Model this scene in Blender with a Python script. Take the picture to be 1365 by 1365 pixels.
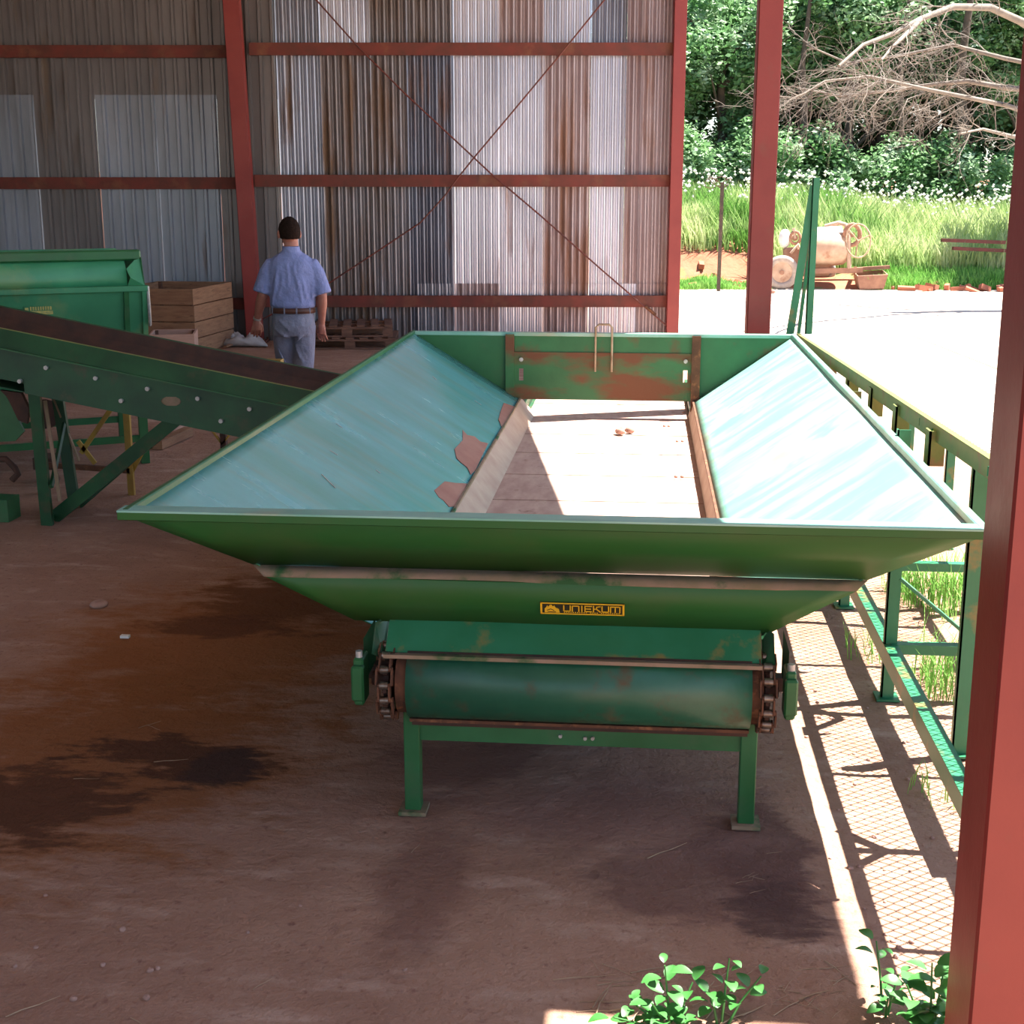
import bpy, math, random
from mathutils import Vector, Matrix, Euler, noise
random.seed(7)
R = math.radians
scn = bpy.context.scene
for o in list(bpy.data.objects): bpy.data.objects.remove(o)
# ---------------------------------------------------------------- camera, sky, sun, exposure
# world frame: +Y runs along the feed hopper, +X to the open side of the shed, Z up, metres
FPX, TH, YAW, CH = 1850.0, math.atan(435/1850.0), math.atan(180/1900.0), 2.0
cam = bpy.data.cameras.new('camera'); camo = bpy.data.objects.new('camera', cam)
scn.collection.objects.link(camo); scn.camera = camo
cam.sensor_width = 36; cam.lens = 36*FPX/1365; cam.clip_end = 400
camo.location = (0, 0, CH); camo.rotation_euler = (math.pi/2-TH, 0, YAW)
SUN = Vector((0.37, 0.15, 1.0))            # towards the sun
sl = bpy.data.lights.new('sun', 'SUN'); sl.energy = 27.0; sl.angle = R(0.3); sl.color = (1.0, .955, .88)
so = bpy.data.objects.new('sun', sl); scn.collection.objects.link(so)
so.rotation_euler = SUN.to_track_quat('Z', 'Y').to_euler(); so.location = (6, 4, 12)
w = bpy.data.worlds.new('sky'); scn.world = w; w.use_nodes = True
nt = w.node_tree; sky = nt.nodes.new('ShaderNodeTexSky'); sky.sky_type = 'NISHITA'; sky.sun_disc = False
sky.sun_elevation = R(67); sky.sun_rotation = math.atan2(SUN.x, SUN.y); sky.altitude = 800
sky.dust_density = 1.5
nt.links.new(sky.outputs[0], nt.nodes['Background'].inputs[0]); nt.nodes['Background'].inputs[1].default_value = 0.36
scn.view_settings.view_transform = 'Standard'; scn.view_settings.look = 'None'
scn.view_settings.gamma = 1; scn.view_settings.use_curve_mapping = False
scn.view_settings.exposure = 0.0
SUNR = SUN  # shift per metre of height

# ---------------------------------------------------------------- helpers
ct, st, cy, sy = math.cos(TH), math.sin(TH), math.cos(YAW), math.sin(YAW)
def ray(px, py):
    a, b = px-682.5, py-682.5
    dn = FPX*st+b*ct; fw = FPX*ct-b*st
    return Vector((a*cy-fw*sy, a*sy+fw*cy, -dn))
def at(px, py, Y=None, z=None, X=None):
    """the world point that a measured photo pixel shows, given the depth or the height it lies at"""
    r = ray(px, py)
    t = Y/r.y if Y is not None else ((z-CH)/r.z if z is not None else X/r.x)
    return Vector((0, 0, CH))+r*t
WLOC = {}
def link(o): scn.collection.objects.link(o); return o
def tag(o, label=None, cat=None, group=None, kind=None):
    if label: o['label'] = label
    if cat: o['category'] = cat
    if group: o['group'] = group
    if kind: o['kind'] = kind
    return o
def thing(name, label, cat, loc=(0, 0, 0), rz=0, group=None):
    o = link(bpy.data.objects.new(name, None)); o.location = loc; o.rotation_euler = (0, 0, rz)
    o.empty_display_size = .1; WLOC[o.name] = Vector(loc)
    return tag(o, label, cat, group)
class MB:
    def __init__(s): s.v = []; s.f = []; s.sm = []
    def add(s, vs, fs, sm=False):
        b = len(s.v); s.v += [Vector(v) for v in vs]; s.f += [tuple(i+b for i in f) for f in fs]; s.sm += [sm]*len(fs); return s
    def box(s, x0, y0, z0, x1, y1, z1):
        return s.add([(x, y, z) for x in (x0, x1) for y in (y0, y1) for z in (z0, z1)],
                     [(0, 1, 3, 2), (4, 6, 7, 5), (0, 4, 5, 1), (2, 3, 7, 6), (0, 2, 6, 4), (1, 5, 7, 3)])
    def bar(s, p0, p1, w, h, up=(0, 0, 1)):
        p0 = Vector(p0); p1 = Vector(p1); d = (p1-p0).normalized(); up = Vector(up)
        if abs(d.dot(up)) > .98: up = Vector((0, 1, 0))
        a = d.cross(up).normalized(); b = a.cross(d)
        vs = [p+a*(i*w/2)+b*(j*h/2) for p in (p0, p1) for i in (-1, 1) for j in (-1, 1)]
        return s.add(vs, [(0, 2, 3, 1), (4, 5, 7, 6), (0, 1, 5, 4), (2, 6, 7, 3), (0, 4, 6, 2), (1, 3, 7, 5)])
    def angle(s, p0, p1, w, t, a, b):
        """steel angle: two thin legs along the directions a and b"""
        p0 = Vector(p0); p1 = Vector(p1); a = Vector(a).normalized(); b = Vector(b).normalized()
        for u, v in ((a, b), (b, a)):
            vs = [p+u*i+v*j for p in (p0, p1) for i in (0, w) for j in (0, t)]
            s.add(vs, [(0, 1, 3, 2), (4, 6, 7, 5), (0, 4, 5, 1), (2, 3, 7, 6), (0, 2, 6, 4), (1, 5, 7, 3)])
        return s
    def tube(s, pts, r, n=8, caps=True):
        pts = [Vector(p) for p in pts]; rs = r if isinstance(r, (list, tuple)) else [r]*len(pts)
        vs = []; pa = None
        for i, p in enumerate(pts):
            d = (pts[min(i+1, len(pts)-1)]-pts[max(i-1, 0)]).normalized()
            a = d.orthogonal().normalized() if pa is None else (pa-d*pa.dot(d)).normalized()
            pa = a; b = d.cross(a)
            vs += [p+(a*math.cos(2*math.pi*k/n)+b*math.sin(2*math.pi*k/n))*rs[i] for k in range(n)]
        fs = [(i*n+k, i*n+(k+1) % n, (i+1)*n+(k+1) % n, (i+1)*n+k) for i in range(len(pts)-1) for k in range(n)]
        s.add(vs, fs, True)
        if caps: s.add(vs[:n], [tuple(range(n))[::-1]]); s.add(vs[-n:], [tuple(range(n))])
        return s
    def cyl(s, p0, p1, r0, r1=None, n=24): return s.tube([p0, p1], [r0, r0 if r1 is None else r1], n)
    def plate(s, pts, t, nrm=None):
        pts = [Vector(p) for p in pts]; n = Vector(nrm).normalized() if nrm else (pts[1]-pts[0]).cross(pts[2]-pts[1]).normalized()
        k = len(pts); vs = pts+[p-n*t for p in pts]
        return s.add(vs, [tuple(range(k)), tuple(range(2*k-1, k-1, -1))]+[(i, i+k, (i+1) % k+k, (i+1) % k) for i in range(k)])
    def loft(s, rings, caps=True, sm=True, closed=True):
        n = len(rings[0]); vs = [v for r in rings for v in r]
        m = n if closed else n-1
        s.add(vs, [(i*n+k, i*n+(k+1) % n, (i+1)*n+(k+1) % n, (i+1)*n+k) for i in range(len(rings)-1) for k in range(m)], sm)
        if caps: s.add(rings[0], [tuple(range(n))[::-1]]); s.add(rings[-1], [tuple(range(n))])
        return s
    def ell(s, c, rx, ry, rz, n=16, m=10, rot=None):
        c = Vector(c); rings = []
        for i in range(1, m):
            th = math.pi*i/m
            rings.append([Vector((rx*math.sin(th)*math.cos(2*math.pi*k/n), ry*math.sin(th)*math.sin(2*math.pi*k/n), -rz*math.cos(th))) for k in range(n)])
        if rot is not None: rings = [[rot @ v for v in r] for r in rings]
        return s.loft([[c+v for v in r] for r in rings])
    def build(s, name, m, parent=None, local=False, bevel=0, centre=True):
        me = bpy.data.meshes.new(name)
        vs = s.v
        c = Vector((0, 0, 0))
        if centre and vs:
            lo = Vector([min(v[i] for v in vs) for i in range(3)]); hi = Vector([max(v[i] for v in vs) for i in range(3)])
            c = (lo+hi)/2
            if parent is None: c.z = lo.z
        me.from_pydata([tuple(v-c) for v in vs], [], s.f); me.validate(); me.materials.append(m)
        if len(me.polygons) == len(s.sm): me.polygons.foreach_set('use_smooth', s.sm)
        o = link(bpy.data.objects.new(name, me))
        if parent is None: o.location = c; WLOC[o.name] = c
        else:
            o.parent = parent
            if local: o.location = c; WLOC[o.name] = WLOC[parent.name]+c
            else: o.location = c-WLOC[parent.name]; WLOC[o.name] = c
        if bevel:
            b = o.modifiers.new('bevel', 'BEVEL'); b.width = bevel; b.segments = 1; b.limit_method = 'ANGLE'; b.angle_limit = R(50)
        return o
def copy(o, parent=None, loc=None, rot=None, label=None):
    c = o.copy(); link(c)
    if parent is not None: c.parent = parent
    if loc is not None: c.location = loc
    if rot is not None: c.rotation_euler = rot
    if label: c['label'] = label
    return c

# ---------------------------------------------------------------- materials
def _n(nt, t, **k):
    n = nt.nodes.new(t)
    for a, b in k.items(): setattr(n, a, b)
    return n
def mat(name, c1, c2=None, scale=4.0, rough=.6, metal=0.0, stretch=(1, 1, 1), detail=6, lo=.35, hi=.65,
        c3=None, s3=2.0, lo3=.55, hi3=.62, st3=(1, 1, 1), bump=0.0, bscale=40, spec=.5, rough3=None, rvar=0.0, transl=0.0, off3=0.0, d3=8):
    m = bpy.data.materials.new(name); m.use_nodes = True; nt = m.node_tree; L = nt.links
    b = nt.nodes['Principled BSDF']; b.inputs['Roughness'].default_value = rough; b.inputs['Metallic'].default_value = metal
    b.inputs['Specular IOR Level'].default_value = spec
    col = None
    geo = _n(nt, 'ShaderNodeNewGeometry')
    def noisemask(sc, stv, lo, hi, det, off=0.0):
        mp = _n(nt, 'ShaderNodeMapping'); mp.inputs['Scale'].default_value = stv; mp.inputs['Location'].default_value = (off, off*.7, off*.3)
        L.new(geo.outputs['Position'], mp.inputs[0])
        n = _n(nt, 'ShaderNodeTexNoise'); n.inputs['Scale'].default_value = sc; n.inputs['Detail'].default_value = det; n.inputs['Roughness'].default_value = .6
        L.new(mp.outputs[0], n.inputs['Vector'])
        r = _n(nt, 'ShaderNodeMapRange'); r.inputs[1].default_value = lo; r.inputs[2].default_value = hi
        L.new(n.outputs['Fac'], r.inputs[0]); return r.outputs[0]
    def mix(f, a, bb):
        x = _n(nt, 'ShaderNodeMix', data_type='RGBA'); L.new(f, x.inputs[0])
        for s_, v in ((6, a), (7, bb)):
            if isinstance(v, (tuple, list)): x.inputs[s_].default_value = (*v, 1)
            else: L.new(v, x.inputs[s_])
        return x.outputs[2]
    b.inputs['Base Color'].default_value = (*c1, 1)
    if c2:
        f = noisemask(scale, stretch, lo, hi, detail); col = mix(f, c1, c2)
        if rvar:
            r = _n(nt, 'ShaderNodeMapRange'); r.inputs[3].default_value = rough-rvar; r.inputs[4].default_value = rough+rvar
            L.new(f, r.inputs[0]); L.new(r.outputs[0], b.inputs['Roughness'])
    if c3:
        f3 = noisemask(s3, st3, lo3, hi3, d3, 3.7+off3); col = mix(f3, col if col else c1, c3)
        if metal:
            r = _n(nt, 'ShaderNodeMapRange'); r.inputs[3].default_value = metal; r.inputs[4].default_value = 0
            L.new(f3, r.inputs[0]); L.new(r.outputs[0], b.inputs['Metallic'])
        if rough3:
            r = _n(nt, 'ShaderNodeMapRange'); r.inputs[3].default_value = rough; r.inputs[4].default_value = rough3
            L.new(f3, r.inputs[0]); L.new(r.outputs[0], b.inputs['Roughness'])
    if col: L.new(col, b.inputs['Base Color'])
    if bump:
        n = _n(nt, 'ShaderNodeTexNoise'); n.inputs['Scale'].default_value = bscale; n.inputs['Detail'].default_value = 6
        L.new(geo.outputs['Position'], n.inputs['Vector'])
        bp = _n(nt, 'ShaderNodeBump'); bp.inputs['Strength'].default_value = 1; bp.inputs['Distance'].default_value = bump
        L.new(n.outputs['Fac'], bp.inputs['Height']); L.new(bp.outputs[0], b.inputs['Normal'])
    if transl:
        t = _n(nt, 'ShaderNodeBsdfTranslucent'); ms = _n(nt, 'ShaderNodeMixShader'); ms.inputs[0].default_value = transl
        if col: L.new(col, t.inputs[0])
        else: t.inputs[0].default_value = (*c1, 1)
        L.new(b.outputs[0], ms.inputs[1]); L.new(t.outputs[0], ms.inputs[2])
        L.new(ms.outputs[0], nt.nodes['Material Output'].inputs[0])
    return m
M = {}
GR, GR2, RUST, DUST = (.014, .10, .03), (.024, .14, .045), (.14, .055, .026), (.30, .19, .13)
M['green'] = mat('green paint', GR, GR2, 3, .42, c3=(.05, .12, .05), s3=5, lo3=.55, hi3=.75, bump=.0006, bscale=30, rvar=.08)
M['green_dark'] = mat('dark green paint', (.008, .05, .02), (.014, .085, .03), 4, .5, c3=(.07, .06, .03), s3=6, lo3=.58, hi3=.75)
M['green_front'] = mat('glossy green front paint', (.026, .105, .018), (.02, .11, .026), 1.2, .42, c3=(.05, .105, .03), s3=3, lo3=.5, hi3=.8, bump=.001, bscale=2.5, rvar=.03, spec=.35)
M['green_worn_sheen'] = mat('scuffed green paint inside the hopper', (.085, .31, .27), (.15, .43, .45), 1.3, .25, stretch=(.6, 2.2, .6), lo=.3, hi=.75,  # teal and bluish tones put sky sheen into the scuffed green
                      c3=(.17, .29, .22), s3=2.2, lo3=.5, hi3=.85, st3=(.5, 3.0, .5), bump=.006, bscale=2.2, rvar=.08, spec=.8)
M['green_sunlit'] = mat('green paint lightened as sunlit', (.16, .40, .31), (.26, .5, .42), 3, .33, stretch=(.6, 2.6, .6), lo=.42, hi=.6,  # lighter copy of the hopper green with sunlight painted in
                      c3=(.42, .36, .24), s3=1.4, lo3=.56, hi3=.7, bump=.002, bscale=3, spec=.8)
M['green_rust'] = mat('green paint rusting through', GR, GR2, 3, .5, c3=RUST, s3=2.2, lo3=.43, hi3=.56, rough3=.85, bump=.001, st3=(.8, 1, 2.2), off3=2.0)
M['drum_paint'] = mat('green drum paint with rust specks', (.012, .085, .045), (.02, .11, .06), 5, .38, c3=(.09, .055, .025), s3=11, lo3=.54, hi3=.75, rough3=.8, bump=.0008)
M['green_rust2'] = mat('green paint with rust blooms', GR, GR2, 3, .5, c3=RUST, s3=3.2, lo3=.53, hi3=.68, rough3=.85, bump=.001, off3=6.0)
M['rust'] = mat('rusty steel', RUST, (.07, .028, .014), 12, .85, c3=(.3, .12, .05), s3=22, lo3=.55, hi3=.7, bump=.001, bscale=90)
M['rust_dark'] = mat('dark rusted steel', (.075, .03, .018), (.04, .02, .014), 10, .8, bump=.001, bscale=90)
M['belt'] = mat('dusty steel deck', (.40, .25, .20), (.52, .36, .29), 5, .8, stretch=(3, .8, 1), c3=(.25, .13, .09), s3=14, lo3=.6, hi3=.7, bump=.001)
M['skirt'] = mat('dusty skirt plate', (.38, .26, .2), (.46, .35, .27), 6, .75)
M['primer'] = mat('bare worn steel with red dust', (.3, .12, .085), (.36, .17, .12), 8, .7)
M['dust'] = mat('red dust lying on the ledge', (.3, .2, .14), (.2, .16, .09), 9, .95, c3=(.03, .1, .03), s3=4, lo3=.56, hi3=.64)
M['steel'] = mat('polished chain steel', (.3, .26, .22), (.12, .08, .06), 30, .35, metal=.8)
M['bolt'] = mat('zinc bolt', (.55, .55, .52), (.35, .33, .3), 40, .4, metal=.3)
M['red'] = mat('red oxide paint', (.25, .034, .028), (.21, .027, .024), 2, .45, c3=(.2, .05, .035), s3=6, lo3=.6, hi3=.8, bump=.0008, rvar=.05)
M['girt'] = mat('dull red oxide paint', (.17, .032, .022), (.1, .03, .02), 5, .7, c3=(.2, .08, .04), s3=3, lo3=.55, hi3=.75)
M['rod'] = mat('red brace rod', (.15, .03, .02), (.09, .03, .025), 9, .6)
M['yellow'] = mat('yellow paint', (.42, .26, .03), (.3, .17, .03), 6, .6, c3=RUST, s3=9, lo3=.6, hi3=.7)
M['sign'] = mat('yellow sign enamel', (.85, .5, .02), (.8, .46, .03), 30, .4)
M['sign_dark'] = mat('dark sign ground', (.035, .03, .015), None, rough=.45)
M['sign_faded'] = mat('faded yellow sign', (.6, .5, .12), (.3, .35, .12), 60, .5)
M['bin_green'] = mat('pale green bin paint', (.03, .2, .085), (.05, .27, .12), 2.5, .5, c3=(.2, .27, .1), s3=2, lo3=.5, hi3=.72)
M['walk_green'] = mat('walkway green paint', (.02, .16, .07), (.03, .2, .1), 4, .4, c3=(.24, .17, .05), s3=5, lo3=.56, hi3=.66)
M['walk_rail'] = mat('walkway rail with worn paint', (.12, .17, .04), (.2, .2, .05), 5, .55, c3=(.22, .12, .05), s3=8, lo3=.55, hi3=.66)
M['mesh'] = mat('expanded metal', (.6, .56, .5), (.45, .4, .34), 9, .6)
M['wood'] = mat('weathered crate wood', (.34, .185, .1), (.24, .12, .065), 4, .8, stretch=(1, 1, 9), c3=(.14, .07, .04), s3=6, lo3=.58, hi3=.7, st3=(1, 1, 6), bump=.002)
M['wood_pale'] = mat('pale new wood', (.55, .34, .26), (.45, .27, .2), 4, .8, stretch=(1, 1, 9), bump=.001)
M['wood_dark'] = mat('dark pallet wood', (.12, .055, .035), (.2, .1, .065), 5, .85, stretch=(1, 1, 6), bump=.002)
M['sack'] = mat('white woven sack', (.5, .5, .5), (.38, .36, .36), 8, .8, bump=.003, bscale=20)
# galvanised sheets
def zinc(nm, a, b, rust=None, lo3=.6, metal=.45, off=0.0, rough=.42):
    metal = min(1, metal+.38); rough -= .08
    a = (a[0]*1.15, a[1]*1.22, a[2]*1.3); b = (b[0]*1.15, b[1]*1.22, b[2]*1.3)
    return mat(nm, a, b, 1.3, rough, metal, stretch=(1.5, 1.5, .35), c3=rust or (.2, .13, .1), s3=1.6, lo3=lo3, hi3=lo3+.16, st3=(2.6, 2.6, .35), rvar=.08, off3=off, rough3=.8)
M['zinc_grey'] = zinc('grey galvanised ribbed sheet', (.27, .28, .31), (.19, .195, .21), (.2, .16, .14), .6, .35, 0, .5)
M['zinc_warm'] = zinc('brownish ribbed sheet', (.2, .175, .165), (.14, .125, .12), (.17, .13, .1), .57, .3, 1, .55)
M['zinc_bright'] = zinc('bright galvanised corrugated sheet', (.62, .58, .6), (.45, .42, .44), (.34, .22, .17), .60, .45, 2, .4)
M['zinc_pink'] = zinc('pinkish weathered corrugated sheet', (.42, .34, .33), (.32, .24, .23), (.26, .15, .11), .52, .3, 3, .5)
M['zinc_mid'] = zinc('mid grey corrugated sheet', (.34, .33, .36), (.24, .23, .25), (.2, .13, .09), .54, .4, 4, .42)
M['zinc_dark'] = zinc('dark stained corrugated sheet', (.2, .2, .23), (.14, .13, .15), (.17, .09, .06), .53, .4, 6.5, .42)
M['zinc_rust'] = zinc('rust streaked corrugated sheet', (.25, .23, .24), (.18, .14, .12), (.15, .09, .055), .47, .3, 8, .5)
M['roof'] = mat('roof sheet underside', (.3, .29, .28), (.22, .2, .19), 2, .7)
# dirt
def dirt():
    m = bpy.data.materials.new('red dirt'); m.use_nodes = True; nt = m.node_tree; L = nt.links; b = nt.nodes['Principled BSDF']
    b.inputs['Roughness'].default_value = .95; b.inputs['Specular IOR Level'].default_value = .15
    geo = _n(nt, 'ShaderNodeNewGeometry')
    def nz(sc, det=8, stv=(1, 1, 1), off=(0, 0, 0), dist=0):
        mp = _n(nt, 'ShaderNodeMapping'); mp.inputs['Scale'].default_value = stv; mp.inputs['Location'].default_value = off
        L.new(geo.outputs['Position'], mp.inputs[0]); n = _n(nt, 'ShaderNodeTexNoise')
        n.inputs['Scale'].default_value = sc; n.inputs['Detail'].default_value = det; n.inputs['Distortion'].default_value = dist; n.inputs['Roughness'].default_value = .62
        L.new(mp.outputs[0], n.inputs['Vector']); return n.outputs['Fac']
    def rng(x, a, b_, c=0.0, d=1.0):
        r = _n(nt, 'ShaderNodeMapRange'); r.interpolation_type = 'SMOOTHSTEP'
        for i, v in enumerate((a, b_, c, d)): r.inputs[i+1].default_value = v
        L.new(x, r.inputs[0]); return r.outputs[0]
    def mth(op, a, b_):
        r = _n(nt, 'ShaderNodeMath', operation=op)
        for i, v in enumerate((a, b_)):
            if isinstance(v, (int, float)): r.inputs[i].default_value = v
            else: L.new(v, r.inputs[i])
        return r.outputs[0]
    def mix(f, a, c):
        x = _n(nt, 'ShaderNodeMix', data_type='RGBA'); L.new(f, x.inputs[0])
        for s_, v in ((6, a), (7, c)):
            if isinstance(v, tuple): x.inputs[s_].default_value = (*v, 1)
            else: L.new(v, x.inputs[s_])
        return x.outputs[2]
    def blob(x, y, rx, ry, wob=.5, soft=.25):
        mp = _n(nt, 'ShaderNodeMapping'); mp.inputs['Location'].default_value = (-x/rx, -y/ry, 0); mp.inputs['Scale'].default_value = (1/rx, 1/ry, 0)
        L.new(geo.outputs['Position'], mp.inputs[0]); ln = _n(nt, 'ShaderNodeVectorMath', operation='LENGTH'); L.new(mp.outputs[0], ln.inputs[0])
        d = mth('ADD', ln.outputs['Value'], mth('MULTIPLY', mth('SUBTRACT', wobn, .5), wob*4.2)); d = mth('ADD', d, mth('MULTIPLY', mth('SUBTRACT', wob2, .5), wob*2.4))
        return rng(d, 1-soft, 1+soft, 1, 0)
    wobn = nz(2.6, 14, (.8, 1.3, 1), (2, 5, 0), .5)
    wob2 = nz(13, 8, (.6, 1.5, 1), (9, 1, 0), .3)
    col = mix(rng(nz(.9, 10), .35, .68), (.40, .235, .165), (.31, .17, .118))
    col = mix(rng(nz(3.2, 10, (1.0, 2.2, 1), (7, 1, 0)), .5, .72), col, (.46, .30, .225))
    col = mix(rng(nz(26, 6), .55, .75), col, (.24, .12, .09))
    st_ = STAINS
    for (x, y, rx, ry, wv, sf, c, k) in st_:
        f = mth('MULTIPLY', blob(x, y, rx, ry, wv, sf), k); col = mix(f, col, c)
    sp = _n(nt, 'ShaderNodeSeparateXYZ'); L.new(geo.outputs['Position'], sp.inputs[0])
    edge = mth('ADD', sp.outputs[0], mth('MULTIPLY', mth('SUBTRACT', sp.outputs[1], 9.0), .35))   # the yard outside is paler, sandy
    yd = rng(mth('ADD', edge, mth('MULTIPLY', wobn, 1.2)), 3.0, 4.6)
    col = mix(yd, col, (.5, .41, .34))
    L.new(col, b.inputs['Base Color'])
    h = mth('ADD', mth('MULTIPLY', nz(7, 10), 1.0), mth('MULTIPLY', nz(45, 6), .25))
    bp = _n(nt, 'ShaderNodeBump'); bp.inputs['Strength'].default_value = 1; bp.inputs['Distance'].default_value = .03
    L.new(h, bp.inputs['Height']); L.new(bp.outputs[0], b.inputs['Normal'])
    return m
def gp(x, y): p = at(x, y, z=0); return p.x, p.y
def stain(px, py, rx, ry, wv, sf, c, k): x, y = gp(px, py); return (x, y, rx, ry, wv, sf, c, k)
OR = (.22, .09, .035); DK = (.085, .036, .022)
STAINS = [stain(300, 860, .8, .9, .5, .5, (.28, .105, .035), .9), stain(140, 1010, .7, .75, .6, .4, (.26, .10, .035), .85),
          stain(390, 800, .42, .42, .55, .35, (.15, .06, .025), .9), stain(300, 835, .35, .16, .6, .3, (.13, .05, .025), .8),
          stain(230, 1010, .34, .17, .8, .25, DK, .85), stain(60, 1060, .3, .3, .8, .25, DK, .8), stain(295, 1020, .12, .16, .6, .3, (.06, .035, .03), .8),
          stain(560, 1180, .12, .4, .5, .5, (.2, .1, .075), .7), stain(620, 1010, .28, .3, .7, .4, (.19, .09, .07), .6),
          stain(1010, 1130, .16, .42, .55, .3, (.12, .06, .05), .85), stain(960, 1180, .36, .22, .6, .35, (.16, .08, .065), .7), stain(1030, 1210, .13, .17, .5, .25, (.085, .045, .04), .7),
          stain(830, 1080, .5, .3, .5, .5, (.27, .15, .12), .6)]
M['dirt'] = dirt()
M['bank'] = mat('bank soil', (.36, .13, .07), (.28, .1, .05), 2.2, .95, c3=(.14, .16, .05), s3=1.4, lo3=.55, hi3=.62, bump=.05, bscale=3)
M['grass'] = mat('tall pale grass', (.36, .5, .16), (.58, .62, .34), 1.5, .8, c3=(.14, .3, .06), s3=.5, lo3=.5, hi3=.62, transl=.45, spec=.2)
M['grass_green'] = mat('fresh green grass', (.14, .36, .06), (.28, .48, .13), 2, .8, transl=.4, spec=.2)
M['leaf'] = mat('tree leaf', (.08, .2, .06), (.2, .36, .15), .8, .5, c3=(.4, .52, .36), s3=1.6, lo3=.52, hi3=.66, transl=.35)
M['leaf_dark'] = mat('dark tree leaf', (.045, .125, .045), (.11, .23, .085), .8, .5, c3=(.28, .42, .26), s3=1.9, lo3=.55, hi3=.68, transl=.35)
M['leaf_weed'] = mat('weed leaf', (.04, .17, .035), (.07, .24, .06), 14, .4, transl=.25)
M['flower'] = mat('white seed head', (.8, .8, .76), (.7, .7, .62), 9, .9, transl=.3)
M['bark'] = mat('bark', (.1, .07, .05), (.05, .04, .03), 5, .9, bump=.02, bscale=12)
M['bark_pale'] = mat('pale dead branch', (.22, .18, .145), (.14, .115, .095), 5, .9)
M['stone'] = mat('field stone', (.4, .24, .19), (.3, .17, .13), 12, .9, bump=.003)
M['straw'] = mat('dry straw', (.45, .32, .21), (.28, .17, .1), 12, .85)
M['mixer'] = mat('cement crusted beige paint', (.5, .36, .26), (.4, .26, .18), 6, .8, c3=(.3, .15, .09), s3=4, lo3=.55, hi3=.7)
M['mixer_rust'] = mat('cement crusted rusty frame', (.36, .19, .12), (.25, .12, .08), 6, .85)
M['tyre'] = mat('dusty tyre', (.4, .33, .28), (.28, .22, .19), 9, .9)
M['white'] = mat('white cover', (.8, .8, .78), (.65, .63, .6), 6, .6)
M['brick'] = mat('broken red brick', (.4, .13, .07), (.28, .1, .06), 7, .95)
M['skin'] = mat('skin', (.42, .17, .12), (.36, .13, .09), 20, .5)
M['hair'] = mat('dark brown hair', (.012, .007, .005), (.026, .014, .01), 60, .9, bump=.006, bscale=120, spec=.1)
M['shirt'] = mat('blue cotton shirt', (.24, .29, .55), (.21, .25, .48), 9, .85, bump=.03, bscale=11)
M['trousers'] = mat('grey blue cotton trousers', (.23, .25, .33), (.19, .2, .28), 9, .85, bump=.03, bscale=10)
M['leather'] = mat('brown leather', (.1, .035, .025), (.07, .03, .02), 30, .5)
M['shoe'] = mat('brown work shoe', (.09, .05, .03), (.06, .03, .02), 30, .6)
# ================================================================ setting
rx_, hx_ = Vector((cy, sy, 0)), Vector((-sy, cy, 0))       # across and into the picture, along the shed
def shed(u, d, z=0): return rx_*u+hx_*d+Vector((0, 0, z))
def wuz(px, py, D=18.5):
    a, b = px-682.5, py-682.5; dn = FPX*st+b*ct; fw = FPX*ct-b*st
    return a/fw*D, CH-dn/fw*D
def axis(segs):
    out = []
    for a, b, n in segs: out += [a+(b-a)*i/n for i in range(n)]
    return out+[segs[-1][1]]
def fl_h(x, y):
    k = max(0.0, min(1.0, (9-y)/4))
    rough = max(0, min(1, (x-.95)*6))*max(0, min(1, (3.4-x)*2))
    return (noise.noise(Vector((x*2.2, y*2.2, 0)))*.010+noise.noise(Vector((x*9, y*9, 3)))*.004*k+rough*noise.noise(Vector((x*16, y*16, 8)))*.012)-.004
fm = MB()
xs = axis([(-40, -5, 14), (-5, -2, 30), (-2, 2, 100), (2, 5, 30), (5, 45, 20)])
ys = axis([(-30, 2.2, 12), (2.2, 2.8, 6), (2.8, 6.5, 92), (6.5, 12, 60), (12, 31, 19)])
fm.add([(x, y, fl_h(x, y)) for y in ys for x in xs],
       [(j*len(xs)+i, j*len(xs)+i+1, (j+1)*len(xs)+i+1, (j+1)*len(xs)+i) for j in range(len(ys)-1) for i in range(len(xs)-1)], True)
tag(fm.build('floor', M['dirt'], centre=False), kind='structure')
# earth bank behind the yard
def bank_z(u, d):
    if u < 5.3: d = 27.6+(d-29.3)*2.6 if d < 30.9 else d+.86
    s = max(0, min(1, (d-27.6-.5*noise.noise(Vector((u*.4, 0, 0))))/4.2)); s = s*s*(3-2*s)
    lowr = max(0, min(1, (u-7.2)/2)); 
    z = s*(1.15-.35*lowr)+max(0, d-31)*.035+.12*noise.noise(Vector((u*.7, d*.7, 1)))*min(1, max(0, d-27.6))
    return z-.03
us = axis([(-25, 2, 18), (2, 14, 60), (14, 40, 20)]); ds = axis([(27.0, 34, 42), (34, 75, 20)])
bm_ = MB(); bm_.add([shed(u, d, bank_z(u, d)) for d in ds for u in us],
       [(j*len(us)+i, j*len(us)+i+1, (j+1)*len(us)+i+1, (j+1)*len(us)+i) for j in range(len(ds)-1) for i in range(len(us)-1)], True)
tag(bm_.build('earth_bank', M['bank'], centre=False), kind='structure')
# unseen roof, its outline and an added front tab shaped to cast the shade lines
G = [(-.215, -9), (-.215, 3.08), (.57, 3.08), (.57, 3.716), (-.17, 3.718), (-1.02, 9.3), (-1.0, 10.6), (-1.2, 18.2), (-17, 16.6), (-15, -9)]
rf = MB(); rf.plate([(x+SUN.x*5.2, y+SUN.y*5.2, 5.2) for x, y in G], .05, (0, 0, 1))
tag(rf.build('shade_roof', M['roof'], centre=False), kind='structure')
lw = MB(); lw.box(-11.2, 4, 0, -11.1, 17.6, 5.1); tag(lw.build('wall_left', M['zinc_grey'], centre=False), kind='structure')

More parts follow.
